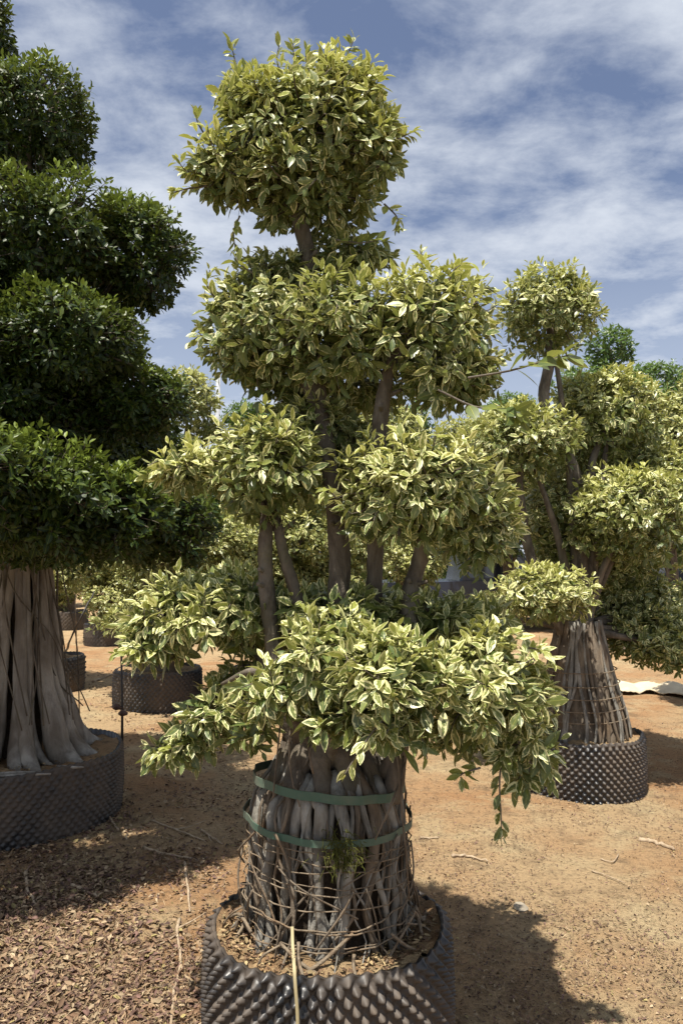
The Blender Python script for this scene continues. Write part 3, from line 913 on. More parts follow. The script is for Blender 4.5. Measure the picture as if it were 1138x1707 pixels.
# foliage
LV = Leaves()
LM = 0.062
for a in (
    # top cushion
    (505, 235, 140, 118, 2.50, dict(yel=0.95, vg=0.55)), (430, 175, 66, 66, 2.48, dict(yel=1.0, vg=0.6)), (565, 165, 78, 66, 2.46, dict(yel=1.0, vg=0.6)), (372, 280, 66, 60, 2.47, dict(yel=0.9)), (622, 250, 58, 72, 2.42, dict(yel=0.9)),
    (510, 320, 132, 70, 2.52, dict(yel=0.3, dens=0.7)),
    # second tier
    (425, 550, 98, 98, 2.52, dict(yel=0.4)), (560, 545, 98, 98, 2.42, dict(yel=0.5)), (712, 550, 112, 105, 2.42, dict(yel=0.95, vg=0.62)), (755, 625, 76, 60, 2.40, dict(yel=0.5)), (470, 620, 70, 50, 2.55, dict(yel=0.2, dens=0.7)),
    # third tier
    (445, 780, 98, 92, 2.42, dict(yel=0.55)), (325, 780, 66, 44, 2.45, dict(yel=0.95, vg=0.68)), (520, 705, 72, 66, 2.60, dict(yel=0.2)), (600, 740, 60, 50, 2.62, dict(yel=0.3)),
    (700, 815, 142, 98, 2.34, dict(yel=0.6, vg=0.66)), (795, 870, 68, 82, 2.36, dict(yel=0.5, vg=0.64)),
    # skirt
    (308, 1035, 95, 60, 2.55, dict(yel=0.5, vg=0.7)), (400, 1015, 88, 68, 2.60, dict(yel=0.35)), (250, 1075, 48, 30, 2.5, dict(yel=0.5, vg=0.72)),
    (370, 1185, 70, 52, 2.50, dict(yel=0.2, dens=0.8)), (330, 1230, 46, 32, 2.5, dict(yel=0.2, dens=0.65)), (410, 1130, 50, 40, 2.6, dict(yel=0.2, dens=0.7)),
    (545, 1090, 90, 68, 2.22, dict(yel=0.4, vg=0.62)), (460, 1150, 62, 52, 2.18, dict(yel=0.4, vg=0.62, dens=0.8)),
    (655, 1130, 102, 86, 2.13, dict(yel=0.45, vg=0.66)), (805, 1135, 108, 94, 2.25, dict(yel=0.5, vg=0.68)), (872, 1215, 62, 94, 2.32, dict(yel=0.5, vg=0.68)), (560, 1205, 60, 30, 2.14, dict(yel=0.3, dens=0.5)), (650, 1215, 70, 36, 2.1, dict(yel=0.3, dens=0.55)), (295, 1245, 48, 28, 2.5, dict(yel=0.2, dens=0.7)), (420, 1215, 40, 36, 2.4, dict(yel=0.2, dens=0.6)), (780, 1215, 70, 48, 2.35, dict(yel=0.3, dens=0.7)),
    (575, 425, 70, 34, 2.58, dict(yel=0.2)), (470, 460, 70, 40, 2.6, dict(yel=0.4)), (570, 655, 110, 46, 2.72, dict(yel=0.1, dens=0.8)), (590, 800, 60, 60, 2.75, dict(yel=0.1, dens=0.8)), (380, 990, 70, 45, 2.7, dict(yel=0.3)), (300, 990, 60, 36, 2.6, dict(yel=0.5, vg=0.7)), (540, 1015, 90, 36, 2.5, dict(yel=0.15)), (700, 1025, 80, 36, 2.5, dict(yel=0.25)), (590, 1190, 90, 40, 2.24, dict(yel=0.2, dens=0.5)),
    (600, 1020, 150, 42, 2.66, dict(yel=0.25)), (760, 1035, 95, 40, 2.62, dict(yel=0.3)), (740, 1060, 110, 45, 2.95, dict(yel=0.2)), (480, 1050, 100, 40, 2.9, dict(yel=0.2)),
):
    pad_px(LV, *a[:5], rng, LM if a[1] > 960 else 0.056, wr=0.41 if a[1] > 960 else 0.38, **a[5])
mn = np.array([0, 0, 0])


def spr(pts, n, L=LM, **kw):
    sprig(LV, [P(*p) for p in pts], n, L, rng, **kw)


# long shoots that stick out of the clipped outline
for pts, n in (
    ([(420, 160, 2.45), (395, 110, 2.43), (385, 70, 2.43)], 9), ([(470, 140, 2.45), (462, 100, 2.44), (465, 75, 2.44)], 8), ([(495, 130, 2.42), (490, 95, 2.4), (488, 72, 2.4)], 8),
    ([(560, 140, 2.45), (575, 100, 2.44), (590, 65, 2.44)], 10), ([(520, 130, 2.4), (510, 100, 2.4), (512, 80, 2.4)], 7), ([(640, 240, 2.42), (670, 228, 2.4), (692, 218, 2.4)], 9),
    ([(345, 230, 2.45), (330, 205, 2.44), (326, 185, 2.44)], 4), ([(350, 290, 2.45), (312, 285, 2.44), (295, 265, 2.44)], 8), ([(345, 310, 2.45), (310, 315, 2.44), (288, 322, 2.44)], 7),
    ([(400, 360, 2.45), (390, 385, 2.44), (392, 415, 2.44)], 6), ([(640, 340, 2.42), (660, 360, 2.4), (665, 380, 2.4)], 6),
    ([(360, 500, 2.45), (345, 475, 2.44), (350, 450, 2.44)], 5), ([(360, 560, 2.45), (335, 560, 2.44), (318, 570, 2.44)], 6), ([(700, 460, 2.4), (703, 435, 2.38), (700, 418, 2.38)], 7),
    ([(780, 490, 2.4), (805, 480, 2.38), (822, 485, 2.38)], 6), ([(290, 775, 2.42), (262, 785, 2.4), (235, 797, 2.4)], 9), ([(240, 1080, 2.45), (215, 1085, 2.44), (192, 1090, 2.44)], 8),
    ([(310, 1240, 2.45), (280, 1250, 2.44), (252, 1262, 2.44)], 8), ([(700, 1205, 2.1), (704, 1235, 2.08), (712, 1265, 2.08)], 5), ([(880, 1080, 2.2), (905, 1085, 2.18), (922, 1105, 2.18)], 6),
    ([(420, 455, 2.42), (400, 440, 2.40), (390, 425, 2.4)], 6), ([(560, 830, 2.3), (545, 815, 2.28), (538, 830, 2.28)], 5), ([(800, 1280, 2.2), (770, 1290, 2.18), (768, 1300, 2.18)], 4),
):
    spr(pts, int(n * 1.7), LM * 0.82, hang=0.1, b=0.55, g=0.42)
spr([(650, 1190, 2.06), (625, 1215, 2.02), (600, 1250, 1.99), (575, 1290, 1.98)], 9, hang=0.45, g=0.62)
spr([(838, 1255, 2.24), (832, 1300, 2.22), (834, 1350, 2.21), (836, 1395, 2.21)], 10, hang=0.6, g=0.5, b=0.1)
spr([(900, 1240, 2.3), (915, 1285, 2.28), (920, 1310, 2.28)], 9, hang=0.5)
# reverted plain green shoots
spr([(780, 630, 2.2), (850, 618, 2.1), (905, 602, 2.05), (948, 592, 2.02)], 15, 0.085, g=0.0, b=0.18, wr=0.5, hang=0.3, r=0.0025, step_from=0.35)
spr([(730, 650, 2.25), (790, 678, 2.2), (840, 682, 2.17), (866, 690, 2.15)], 12, 0.08, g=0.0, b=0.18, wr=0.5, hang=0.3, r=0.0025, step_from=0.3)
spr([(560, 400, 2.45), (600, 405, 2.42), (635, 400, 2.40)], 6, 0.08, g=0.0, b=0.2, hang=0.2)
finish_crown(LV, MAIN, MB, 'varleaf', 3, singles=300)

# moss on the root ball
g = Geo()
mc = P(572, 1420, 2.215)
for k in range(230):
    a = rng.normal(0, 1, 3) * np.array([0.028, 0.008, 0.028]); d = nrm(rng.normal(0, 1, 3) + np.array([0, -0.9, -0.3])) * rng.uniform(0.015, 0.04)
    g.tube([mc + a, mc + a + d * 0.6 + rng.normal(0, 0.003, 3), mc + a + d + np.array([0, 0, -0.008])], [0.0014, 0.0012, 0.0005], 3, cap=False)
o = link('moss_tuft', g.mesh('moss_tuft', off=mc), MAT['moss'], None, loc=tuple(mc), kind=None)
tag(o, 'small tuft of dry olive moss hanging on the strapped root ball', 'moss')
o['kind'] = 'stuff'

# loose ribbon end hanging from the net over the pot rim
rp = spline([P(487, 1545, 2.20), P(488, 1580, 2.16), P(490, 1608, 2.085), P(492, 1640, 2.062), P(496, 1700, 2.060), P(495, 1760, 2.062)], 26)
g = Geo()
wv = np.array([0.0045, 0, 0]); tn = np.array([0, 0.0012, 0])
V = np.stack([rp - wv - tn, rp + wv - tn, rp + wv + tn, rp - wv + tn], 1).reshape(-1, 3)
i = np.arange(25)[:, None] * 4; j = np.arange(4)[None]; k = (j + 1) % 4
g.add(V, np.stack([i + j, i + k, i + 4 + k, i + 4 + j], -1).reshape(-1, 4))
o = link('ribbon', g.mesh('ribbon', off=rp[0]), MAT['tape'], None, loc=tuple(rp[0]))
tag(o, 'pale straw coloured ribbon hanging over the rim of the large pot', 'ribbon')

# ================================================================== the dark green fig on the left
DX, DY = -2.06, 4.72
_, dz = make_pot(DX, DY, 0.66, 0.42, 'wide black dimpled pot in deep shade under the dark green fig', sub=(4, 4), mulch=900, hole=0.3, seed=8, amp=0.024)
DARK = thing('dark_fig_tree', (DX, DY, dz), 'dark glossy green cloud-pruned fig on pale buttress roots', 'tree')
DB = np.array([DX, DY, dz])
rng = np.random.default_rng(33)


def dark_trunk():
    c = np.array([DX, DY])
    link('trunk', root_core(c, dz - 0.03, 2.05, 0.17, 0.14, rng).mesh('trunk', off=DB), MAT['peat_gap_shade'], DARK)  # core coloured dark to paint shade into gaps between the roots
    spec = [(-1.78, 0.50, 0.10), (-1.15, 0.38, 0.045), (-0.90, 0.40, 0.05), (-0.42, 0.42, 0.075), (-0.08, 0.44, 0.055), (-2.35, 0.46, 0.10), (-2.9, 0.45, 0.08),
            (-1.42, 0.30, 0.035), (-1.02, 0.30, 0.03), (0.6, 0.42, 0.08), (1.3, 0.42, 0.08), (2.1, 0.42, 0.08), (2.8, 0.42, 0.08), (-0.66, 0.34, 0.03),
            (-2.05, 0.34, 0.04), (-2.6, 0.34, 0.04), (-0.25, 0.33, 0.035), (-1.6, 0.31, 0.03)]
    for th, rb, r in spec:
        tw = rng.normal(0, 0.20)
        prof = [(0.12, 2.1), (0.165, 1.6), (0.205, 1.2), (0.235, 0.90), (rb * 0.74, 0.62), (rb * 0.93, dz + 0.04), (rb + 0.14, dz - 0.035)]
        pts = [(c[0] + a * math.cos(th + tw * (1 - i / 6) + rng.normal(0, 0.03)), c[1] + a * math.sin(th + tw * (1 - i / 6)), z) for i, (a, z) in enumerate(prof)]
        stem('root', pts, [r * 0.5, r * 0.56, r * 0.6, r * 0.7, r * 0.9, r * 1.05, r * 0.4], DARK, DB, 'pale_bark', 26, 14, rng, 0.04, world=True)
    for k in range(24):
        th = rng.uniform(-2.9, 0.1); tw = rng.normal(0, 0.35)
        pts = [(c[0] + a * math.cos(th + tw * i), c[1] + a * math.sin(th + tw * i), z) for i, (a, z) in enumerate(((0.22, 2.0), (0.25, 1.5), (0.29, 1.0 + rng.uniform(-0.2, 0.2)), (0.37 + rng.uniform(0, 0.08), 0.62)))]
        stem('aerial_root', [np.array(q) + rng.normal(0, 0.03, 3) for q in pts], [rng.uniform(0.003, 0.011), 0.004], DARK, DB, 'bark', 18, 5, rng, 0.08, world=True)
    # pale surface roots on the soil
    for pts in ([(-10, 1335, 4.15), (40, 1318, 4.18), (85, 1308, 4.2)], [(-20, 1315, 4.2), (30, 1305, 4.22), (70, 1296, 4.24)], [(95, 1285, 4.35), (120, 1282, 4.33), (140, 1281, 4.33)]):
        w = [P(*p) for p in pts]
        for q in w:
            q[2] = dz + 0.012
        stem('surface_root', w, [0.008, 0.010, 0.004], DARK, DB, 'pale_bark', 12, 6, rng, 0.05, world=True)


dark_trunk()
LV = Leaves()
cs = []
for a in (
    (-45, 40, 68, 80, 4.6), (45, 200, 112, 102, 4.4), (-110, 230, 120, 130, 4.7), (70, 398, 140, 108, 4.05), (228, 425, 88, 100, 4.35), (-110, 430, 150, 130, 4.4),
    (110, 565, 118, 92, 3.85), (30, 640, 150, 115, 4.1), (225, 668, 92, 74, 4.25), (-140, 640, 150, 140, 4.4),
    (70, 825, 130, 108, 3.4), (190, 850, 95, 88, 3.6), (278, 866, 86, 84, 4.0), (-100, 800, 170, 130, 3.15), (-230, 720, 190, 130, 3.7), (-120, 560, 140, 110, 3.7), (30, 790, 200, 120, 4.8), (180, 760, 130, 110, 5.2), (60, 560, 180, 130, 5.1), (60, 880, 210, 65, 4.4),  # far-left cushions, mostly out of view, added to shade pot and ground
):
    cs.append(pad_px(LV, *a, rng, 0.050, nl=8, wr=0.48, yel=1.1, yb=0.04, jit=0.06, lump=0.22, cover=2.3, fill=0.3, droop=0.05, up=0.7, under=0.8, vg=0.0, stray=0.05))  # yellow-green held to top shoots: new growth plus painted-in sunlit tops
limbs_to(DARK, DB, np.array([DX, DY, 1.9]), cs, 0.075, rng)
finish_crown(LV, DARK, DB, 'darkleaf', 2, singles=300)

# ================================================================== variegated figs behind
def bg_tree(x, y, label, pads, leaf, seed, name='variegated_fig_tree', mat='varleaf_far', lod=1, ball=(0.24, 0.15, 0.55), pot=None, cover=1.9, yel=0.75, nl=6, singles=0, wr=0.44, roots=0,
            cat='tree', group='variegated fig trees', r0=0.035, vg=0.7, pot_label=None, bark='bark', fill=0.35, droop=0.28, stems=None, stray=0.05, branch=True):
    rg = np.random.default_rng(seed)
    if pot:
        _, z0 = make_pot(x, y, pot[0], pot[1], pot_label, sub=pot[2], seed=seed, pitch=pot[3] if len(pot) > 3 else 0.05, row=pot[4] if len(pot) > 4 else 0.026, mulch=150)
    else:
        z0 = float(ground_z(x, y)) - 0.01
    root = thing(name, (x, y, z0), label, cat, group)
    B = np.array([x, y, z0])
    link('root_ball' if pot else 'trunk', root_core((x, y), z0 - 0.03, z0 + ball[2], ball[0], ball[1], rg).mesh('root_ball', off=B), MAT['root_brown'], root)
    for i in range(roots):
        th = 2 * np.pi * (i + rg.uniform(-0.5, 0.5)) / roots; r = rg.uniform(0.006, 0.016)
        tw = rg.normal(0, 0.10, 5).cumsum()
        pts = [(x + a * math.cos(th + t), y + a * math.sin(th + t), z) for a, t, z in zip(np.array([ball[1] * 0.9, ball[1] * 1.06, (ball[0] + ball[1]) / 2 * 1.03, ball[0] * 1.03, ball[0] * 1.12]), tw, z0 + ball[2] * np.array([1.05, 0.85, 0.5, 0.2, -0.02]))]
        stem('root', pts, [r, r * 0.8], root, B, 'root' if rg.uniform() < 0.5 else 'root_brown', 16, 6, rg, 0.06, world=True)
    L = Leaves(); cs = []
    for a in pads:
        kw = dict(yel=yel, vg=vg)
        kw.update(a[5] if len(a) > 5 else {})
        cs.append(pad_px(L, *a[:5], rg, leaf, nl=nl, wr=wr, cover=cover, fill=fill, droop=droop, stray=stray, **kw))
    if stems:
        for pts, rad in stems:
            stem('stem', pts, rad, root, B, bark, 24, 9, rg, 0.03)
    if branch:
        limbs_to(root, B, np.array([x, y, z0 + ball[2] - 0.04]), cs, r0, rg, bark)
    finish_crown(L, root, B, mat, lod, singles, seed=seed)
    return root


RX, RY = 1.69, 5.32
root_R = bg_tree(RX, RY, 'variegated fig beside the cream cloth with a tall net-bound root cone',
        [(915, 520, 80, 76, 5.37), (1015, 690, 92, 72, 5.62), (875, 735, 90, 62, 5.22), (1050, 855, 102, 80, 5.17), (935, 865, 72, 82, 5.57, dict(yel=0.3)), (1110, 800, 50, 60, 5.57),
         (905, 988, 82, 48, 4.92, dict(vg=0.75)), (1085, 1055, 80, 48, 5.5, dict(yel=0.3)), (1128, 1085, 62, 36, 5.3, dict(vg=0.72)), (1040, 985, 75, 50, 5.8, dict(yel=0.2)), (960, 930, 70, 55, 5.6, dict(yel=0.3)), (1000, 760, 90, 60, 5.87, dict(yel=0.4)), (1055, 1025, 72, 46, 5.72, dict(yel=0.2)), (1115, 1075, 52, 32, 5.37, dict(vg=0.72)), (1130, 1020, 60, 50, 5.97),
         (800, 1030, 60, 32, 5.67, dict(yel=0.3)), (1010, 940, 80, 45, 5.67, dict(yel=0.3))],
        0.070, 51, mat='varleaf', lod=2, ball=(0.30, 0.165, 0.76), pot=(0.425, 0.40, (5, 4)), singles=300, roots=54, yel=0.7, cover=2.1, vg=0.62, nl=7,
        pot_label='black dimpled pot under the net-bound root cone beside the cream cloth',
        stems=[([(958, 1060, 5.32), (968, 960, 5.32), (960, 800, 5.35), (915, 700, 5.37), (906, 655, 5.37), (916, 600, 5.37), (915, 530, 5.37)], [0.06, 0.05, 0.042, 0.038, 0.042, 0.04, 0.015]),
               ([(940, 1060, 5.27), (885, 930, 5.22), (866, 820, 5.22), (872, 750, 5.22)], [0.045, 0.035, 0.03, 0.012]),
               ([(975, 1060, 5.32), (990, 900, 5.37), (985, 780, 5.47), (1015, 700, 5.57)], [0.045, 0.035, 0.03, 0.012])])
for k, (z, rr) in enumerate(((0.50, 0.312), (0.57, 0.298), (0.65, 0.282), (0.73, 0.265), (0.82, 0.245))):
    link('net_cord', ring_band((RX, RY), z, rr, 0.006, 0.005, (0.03, 0.02), 0.004, k).mesh('net_cord', off=root_R.location), MAT['cord'], root_R)

# row behind on the left
ga = ground_at(268, 1160)
bg_tree(-2.0, 8.2, 'variegated fig behind the thin dark stake with a round yellow top cushion',
        [(318, 665, 44, 50, 7.8, dict(yel=1.0)), (345, 720, 30, 22, 7.9), (300, 775, 70, 40, 7.7), (225, 800, 60, 60, 8.1), (345, 900, 75, 48, 7.6), (260, 920, 70, 45, 7.6), (190, 860, 70, 60, 8.3), (400, 930, 45, 36, 7.7), (268, 1035, 90, 40, 7.85)],
        0.082, 61, pot=(0.47, 0.42, (4, 3), 0.055, 0.030), pot_label='low black dimpled pot standing beside the thin dark stake')
bg_tree(-3.62, 9.1, 'variegated fig behind the pale buttress roots of the dark fig', [(70, 860, 90, 60, 9.1), (40, 760, 80, 60, 9.1), (60, 960, 70, 30, 9.0)], 0.085, 62,
        pot=(0.47, 0.42, (3, 3), 0.06, 0.032), pot_label='black dimpled pot behind the pale buttress roots under the leaning stick')
bg_tree(-4.35, 14.0, 'variegated fig with low leafy skirt in the second row behind', [(205, 1000, 62, 36, 13.8), (250, 960, 60, 40, 13.8), (180, 930, 70, 40, 14), (150, 960, 30, 30, 13.9), (200, 860, 70, 50, 14), (190, 770, 50, 50, 14)], 0.10, 63,
        pot=(0.47, 0.42, (3, 2), 0.07, 0.038), pot_label='distant black dimpled pot in sun below the low leafy skirt')
bg_tree(-6.3, 17.0, 'far variegated fig in dark shade behind the leaning stick', [(110, 975, 34, 24, 16.8), (95, 990, 26, 26, 16.8), (140, 930, 50, 40, 17), (100, 900, 50, 40, 17), (110, 840, 40, 40, 17)], 0.11, 64,
        pot=(0.50, 0.42, (3, 2), 0.08, 0.042), pot_label='farthest black dimpled pot in dark shade under low leaves')
# behind the middle
bg_tree(-0.75, 8.2, 'variegated fig seen between the stems of the tall middle fig', [(505, 895, 60, 50, 8.1), (395, 905, 66, 52, 8.1, dict(yel=0.6)), (450, 890, 60, 55, 8.4), (540, 930, 60, 50, 8.4), (450, 960, 80, 40, 8.3, dict(yel=0.3)), (560, 980, 60, 40, 8.3, dict(yel=0.3)), (500, 810, 60, 50, 8.3), (600, 900, 50, 50, 8.4), (430, 1000, 80, 40, 8.3)], 0.082, 65,
        pot=(0.46, 0.42, (3, 3), 0.06, 0.032), pot_label='black dimpled pot right behind the skirt of the middle fig')
bg_tree(0.75, 9.0, 'variegated fig filling the gap above the dark pickup', [(650, 715, 55, 45, 9.0), (780, 745, 66, 48, 8.9), (720, 830, 80, 60, 9.0, dict(yel=0.3)), (690, 940, 50, 40, 8.9), (600, 720, 40, 50, 9.2), (840, 720, 60, 40, 9.1), (850, 800, 60, 60, 9.3)], 0.085, 66,
        pot=(0.46, 0.42, (3, 3), 0.06, 0.032), pot_label='black dimpled pot in front of the dark pickup')
bg_tree(4.0, 7.6, 'variegated fig at the edge beside the black tarped trailer', [(1150, 740, 60, 70, 7.6), (1120, 700, 40, 40, 7.8), (1180, 840, 70, 70, 7.6), (1200, 650, 60, 60, 7.6), (1190, 930, 50, 50, 7.6)], 0.082, 67,
        pot=(0.46, 0.42, (3, 3), 0.06, 0.032), pot_label='black dimpled pot at the edge beyond the cream cloth')

# plain green figs farther back
for i, (x, y, lab, pads) in enumerate((
    (4.6, 12.0, 'bright green fig rising behind the upright variegated crown', [(1015, 580, 38, 36, 12.0), (985, 650, 60, 45, 12), (1060, 690, 55, 60, 12), (1000, 760, 70, 70, 12)]),
    (6.3, 14.0, 'broad fresh green fig behind the variegated cushions', [(1090, 648, 60, 44, 14), (1110, 730, 60, 60, 14), (1050, 800, 80, 80, 14.2), (1120, 860, 70, 70, 14.2)]),
    (10.0, 20.0, 'far dark green tree at the sky gap beyond the green figs', [(1150, 660, 36, 46, 20), (1160, 760, 60, 70, 20), (1140, 870, 70, 70, 20)]),
    (-1.9, 15.0, 'small round green fig left of the middle stems against the sky', [(412, 700, 38, 32, 15), (450, 710, 40, 34, 15.2), (400, 790, 60, 60, 15), (440, 880, 70, 60, 15), (360, 850, 60, 60, 15.3)]),
    (1.6, 14.0, 'dark green fig seen between second and third leaf tiers', [(690, 712, 30, 38, 14), (660, 790, 60, 60, 14), (720, 860, 70, 60, 14), (640, 900, 60, 60, 14)]),
    (3.6, 16.0, 'dark green fig behind the plain green leafy shoot', [(850, 690, 42, 34, 16), (800, 790, 70, 70, 16), (880, 830, 70, 70, 16), (830, 890, 60, 40, 16)]),
)):
    bg_tree(x, y, lab, pads, 0.11, 80 + i, name='green_fig_tree', mat='greenleaf', ball=(0.22, 0.14, 0.9), group='green fig trees in the back rows', yel=0.8, cover=1.7, r0=0.06, vg=0, wr=0.4, nl=6)

# far rows that close the view above the ground
rg = np.random.default_rng(99)
far_spots = [(-10.5, 24), (-7.4, 26), (-4.6, 25), (-2.2, 27), (0.4, 30), (3.0, 31), (6.2, 32), (9.4, 31), (12.6, 30), (-13.5, 27)]
words_ = ['behind the leaning stick', 'beyond the second row of pots', 'left of the concrete pole', 'right of the concrete pole', 'behind the middle fig', 'behind the pickup cab', 'behind the pickup bed', 'between pickup and trailer', 'behind the trailer', 'behind the dark fig']
for i, (x, y) in enumerate(far_spots):
    px = 569 + x / y * F; h = rg.uniform(3.0, 4.3)
    def py_(z):
        return 930 - (z - 1.6) / y * F
    k = F / y
    pads = [(px + rg.normal(0, 0.4) * k, py_(h * f), rg.uniform(1.1, 1.6) * k, rg.uniform(0.7, 0.95) * k, y + rg.normal(0, 0.3)) for f in (0.2, 0.42, 0.62, 0.82)]
    var = i % 3 == 1
    bg_tree(x, y, 'far %s nursery tree %s' % ('variegated' if var else 'green', words_[i]), pads, 0.17, 120 + i, name='nursery_tree', mat='varleaf_far' if var else 'greenleaf', ball=(0.25, 0.15, 0.7),
            group='far nursery trees', cover=1.5, r0=0.07, vg=0.6 if var else 0, nl=6)

# ================================================================== vehicles
def wheel(root, x, y, r, w, name='wheel'):
    g = Geo()
    n = 24; th = np.linspace(0, 2 * np.pi, n, endpoint=False)
    prof = [(r * 0.62, -w / 2), (r * 0.93, -w / 2), (r, -w * 0.34), (r, w * 0.34), (r * 0.93, w / 2), (r * 0.62, w / 2)]
    V = np.concatenate([np.stack([a * np.cos(th), np.full(n, b), a * np.sin(th)], 1) for a, b in prof])
    j = np.arange(n); k = (j + 1) % n
    Q = np.concatenate([np.stack([i * n + j, i * n + k, ((i + 1) % 6) * n + k, ((i + 1) % 6) * n + j], -1) for i in range(6)])
    g.add(V, Q)
    o = link(name, g.mesh('tyre'), MAT['tyre'], root, loc=(x, y, r))
    g = Geo()
    for s in range(5):
        a = s * 2 * np.pi / 5
        g.tube([(0, 0, 0), (r * 0.35 * math.cos(a), -w * 0.05, r * 0.35 * math.sin(a)), (r * 0.64 * math.cos(a), 0, r * 0.64 * math.sin(a))], [0.06, 0.045, 0.05], 6)
    link('rim', g.mesh('rim'), MAT['rim'], o, loc=(0, -w * 0.32, 0))
    g = Geo().tube([(0, -w * 0.2, 0), (0, w * 0.2, 0)], r * 0.62, 20)
    link('hub', g.mesh('hub'), MAT['dark_metal'], o)


def extrude_profile(prof, y0, y1, inset=0.0):
    """Side profile (x,z) swept across y, edges pulled in."""
    p = np.array(prof, float); n = len(p); c = p.mean(0)
    rings = []
    for y, s in ((y0, 1 - inset), (y0 + 0.07, 1.0), (y1 - 0.07, 1.0), (y1, 1 - inset)):
        q = c + (p - c) * s
        rings.append(np.stack([q[:, 0], np.full(n, y), q[:, 1]], 1))
    V = np.concatenate(rings + [[(c[0], y0, c[1])], [(c[0], y1, c[1])]])
    j = np.arange(n); k = (j + 1) % n
    Q = np.concatenate([np.stack([i * n + j, i * n + k, (i + 1) * n + k, (i + 1) * n + j], -1) for i in range(3)])
    T = [(4 * n, (q + 1) % n, q) for q in range(n)] + [(4 * n + 1, 3 * n + q, 3 * n + (q + 1) % n) for q in range(n)]
    return Geo().add(V, Q, T)


def pickup(loc, rz):
    t = thing('pickup_truck', loc, 'dark navy pickup truck parked behind the variegated figs', 'pickup truck')
    t.rotation_euler = (0, 0, rz)
    body = [(-2.6, 0.45), (-2.62, 1.05), (-0.75, 1.08), (1.15, 1.10), (2.35, 1.00), (2.6, 0.85), (2.62, 0.45), (2.1, 0.40), (-2.1, 0.40)]
    link('body', extrude_profile(body, -0.9, 0.9, 0.02).mesh('body', smooth=False), MAT['navy'], t)
    cab = [(-0.85, 1.04), (-0.72, 1.72), (-0.45, 1.80), (0.45, 1.80), (1.25, 1.06)]
    cb = link('cab', extrude_profile(cab, -0.80, 0.80, 0.06).mesh('cab', smooth=False), MAT['navy'], t)
    for y in (-0.812, 0.805):
        for pr in ([(-0.68, 1.14), (-0.60, 1.66), (-0.05, 1.68), (-0.05, 1.14)], [(0.05, 1.14), (0.05, 1.68), (0.40, 1.68), (0.92, 1.14)]):
            q = [(a, y, b) for a, b in pr] + [(a, y + 0.008, b) for a, b in pr]
            link('side_window', Geo().add(q, [(0, 1, 2, 3), (7, 6, 5, 4), (0, 4, 5, 1), (1, 5, 6, 2), (2, 6, 7, 3), (3, 7, 4, 0)]).mesh('side_window', False), MAT['glass'], cb)
    q = [(1.245, -0.70, 1.09), (1.245, 0.70, 1.09), (0.52, 0.62, 1.76), (0.52, -0.62, 1.76)]
    q = q + [(a + 0.02, b, c + 0.02) for a, b, c in q]
    link('windscreen', Geo().add(q, [(0, 1, 2, 3), (7, 6, 5, 4), (0, 4, 5, 1), (1, 5, 6, 2), (2, 6, 7, 3), (3, 7, 4, 0)]).mesh('windscreen', False), MAT['glass'], cb)
    for y in (-0.62, 0.62):
        link('headlight', Geo().box((2.585, y - 0.2, 0.72), (2.64, y + 0.2, 0.90)).mesh('headlight', False), MAT['lamp'], t)
    link('bumper', Geo().box((2.6, -0.85, 0.42), (2.72, 0.85, 0.60)).mesh('bumper', False), MAT['rim'], t)
    link('mirror', Geo().box((0.78, -1.05, 1.12), (0.92, -0.88, 1.30)).mesh('mirror', False), MAT['navy'], t)
    for x in (-1.6, 1.65):
        for y in (-0.82, 0.82):
            wheel(t, x, y, 0.37, 0.24)


pickup((3.4, 17.2, float(ground_z(3.4, 17.2))), math.radians(4))


def trailer(loc, rz):
    t = thing('flatbed_trailer', loc, 'low brown flatbed trailer under a black tarp behind the figs', 'trailer')
    t.rotation_euler = (0, 0, rz)
    link('bed', Geo().box((-2.4, -1.0, 0.55), (2.4, 1.0, 0.72)).mesh('bed', False), MAT['rust'], t)
    n, m = 40, 14
    U, W_ = np.meshgrid(np.linspace(-2.35, 2.35, n), np.linspace(-0.97, 0.97, m))
    e = np.minimum(1, 5 * (1 - np.abs(U) / 2.35)) * np.minimum(1, 4 * (1 - np.abs(W_) / 0.97))
    rg_ = np.random.default_rng(4)
    Z = 0.74 + 0.50 * np.clip(e, 0, 1) ** 0.5 + 0.05 * np.sin(5 * U + 2 * W_) * e + rg_.normal(0, 0.012, U.shape)
    V = np.stack([U, W_, Z], -1).reshape(-1, 3)
    i = np.arange(m - 1)[:, None] * n + np.arange(n - 1)[None]
    link('tarp', Geo().add(V, np.stack([i, i + 1, i + n + 1, i + n], -1).reshape(-1, 4)).mesh('tarp'), MAT['tarp'], t)
    link('drawbar', Geo().tube([(-2.4, 0, 0.6), (-3.3, 0, 0.55)], 0.05, 8).mesh('drawbar'), MAT['rust'], t)
    for x in (-0.4, 0.5):
        for y in (-0.92, 0.92):
            wheel(t, x, y, 0.34, 0.22)


trailer((10.9, 22.5, float(ground_z(10.9, 22.5))), math.radians(-3))

# ================================================================== poles, stakes, cloth, stones, twigs
pb = np.array([(361 - 569) / F * 30, 30.0, 0])
t = thing('utility_pole', tuple(pb), 'pale concrete utility pole rising behind the figs', 'pole')
link('shaft', Geo().tube([(0, 0, -0.1), (0, 0, 5), (0, 0, 9.2)], [0.13, 0.11, 0.085], 14).mesh('shaft'), MAT['pole'], t)
link('top_pin', Geo().tube([(-0.10, 0, 9.1), (-0.10, 0, 9.9)], 0.014, 8).mesh('top_pin'), MAT['wire'], t)
for dx_, zt_ in ((2.1, 7.0), (-1.8, 6.6), (1.2, 8.0)):
    link('guy_wire', Geo().tube([(0, 0, zt_), (dx_ * 0.5, 0, zt_ / 2), (dx_, 0, -0.05)], 0.018, 6).mesh('guy_wire'), MAT['wire'], t)


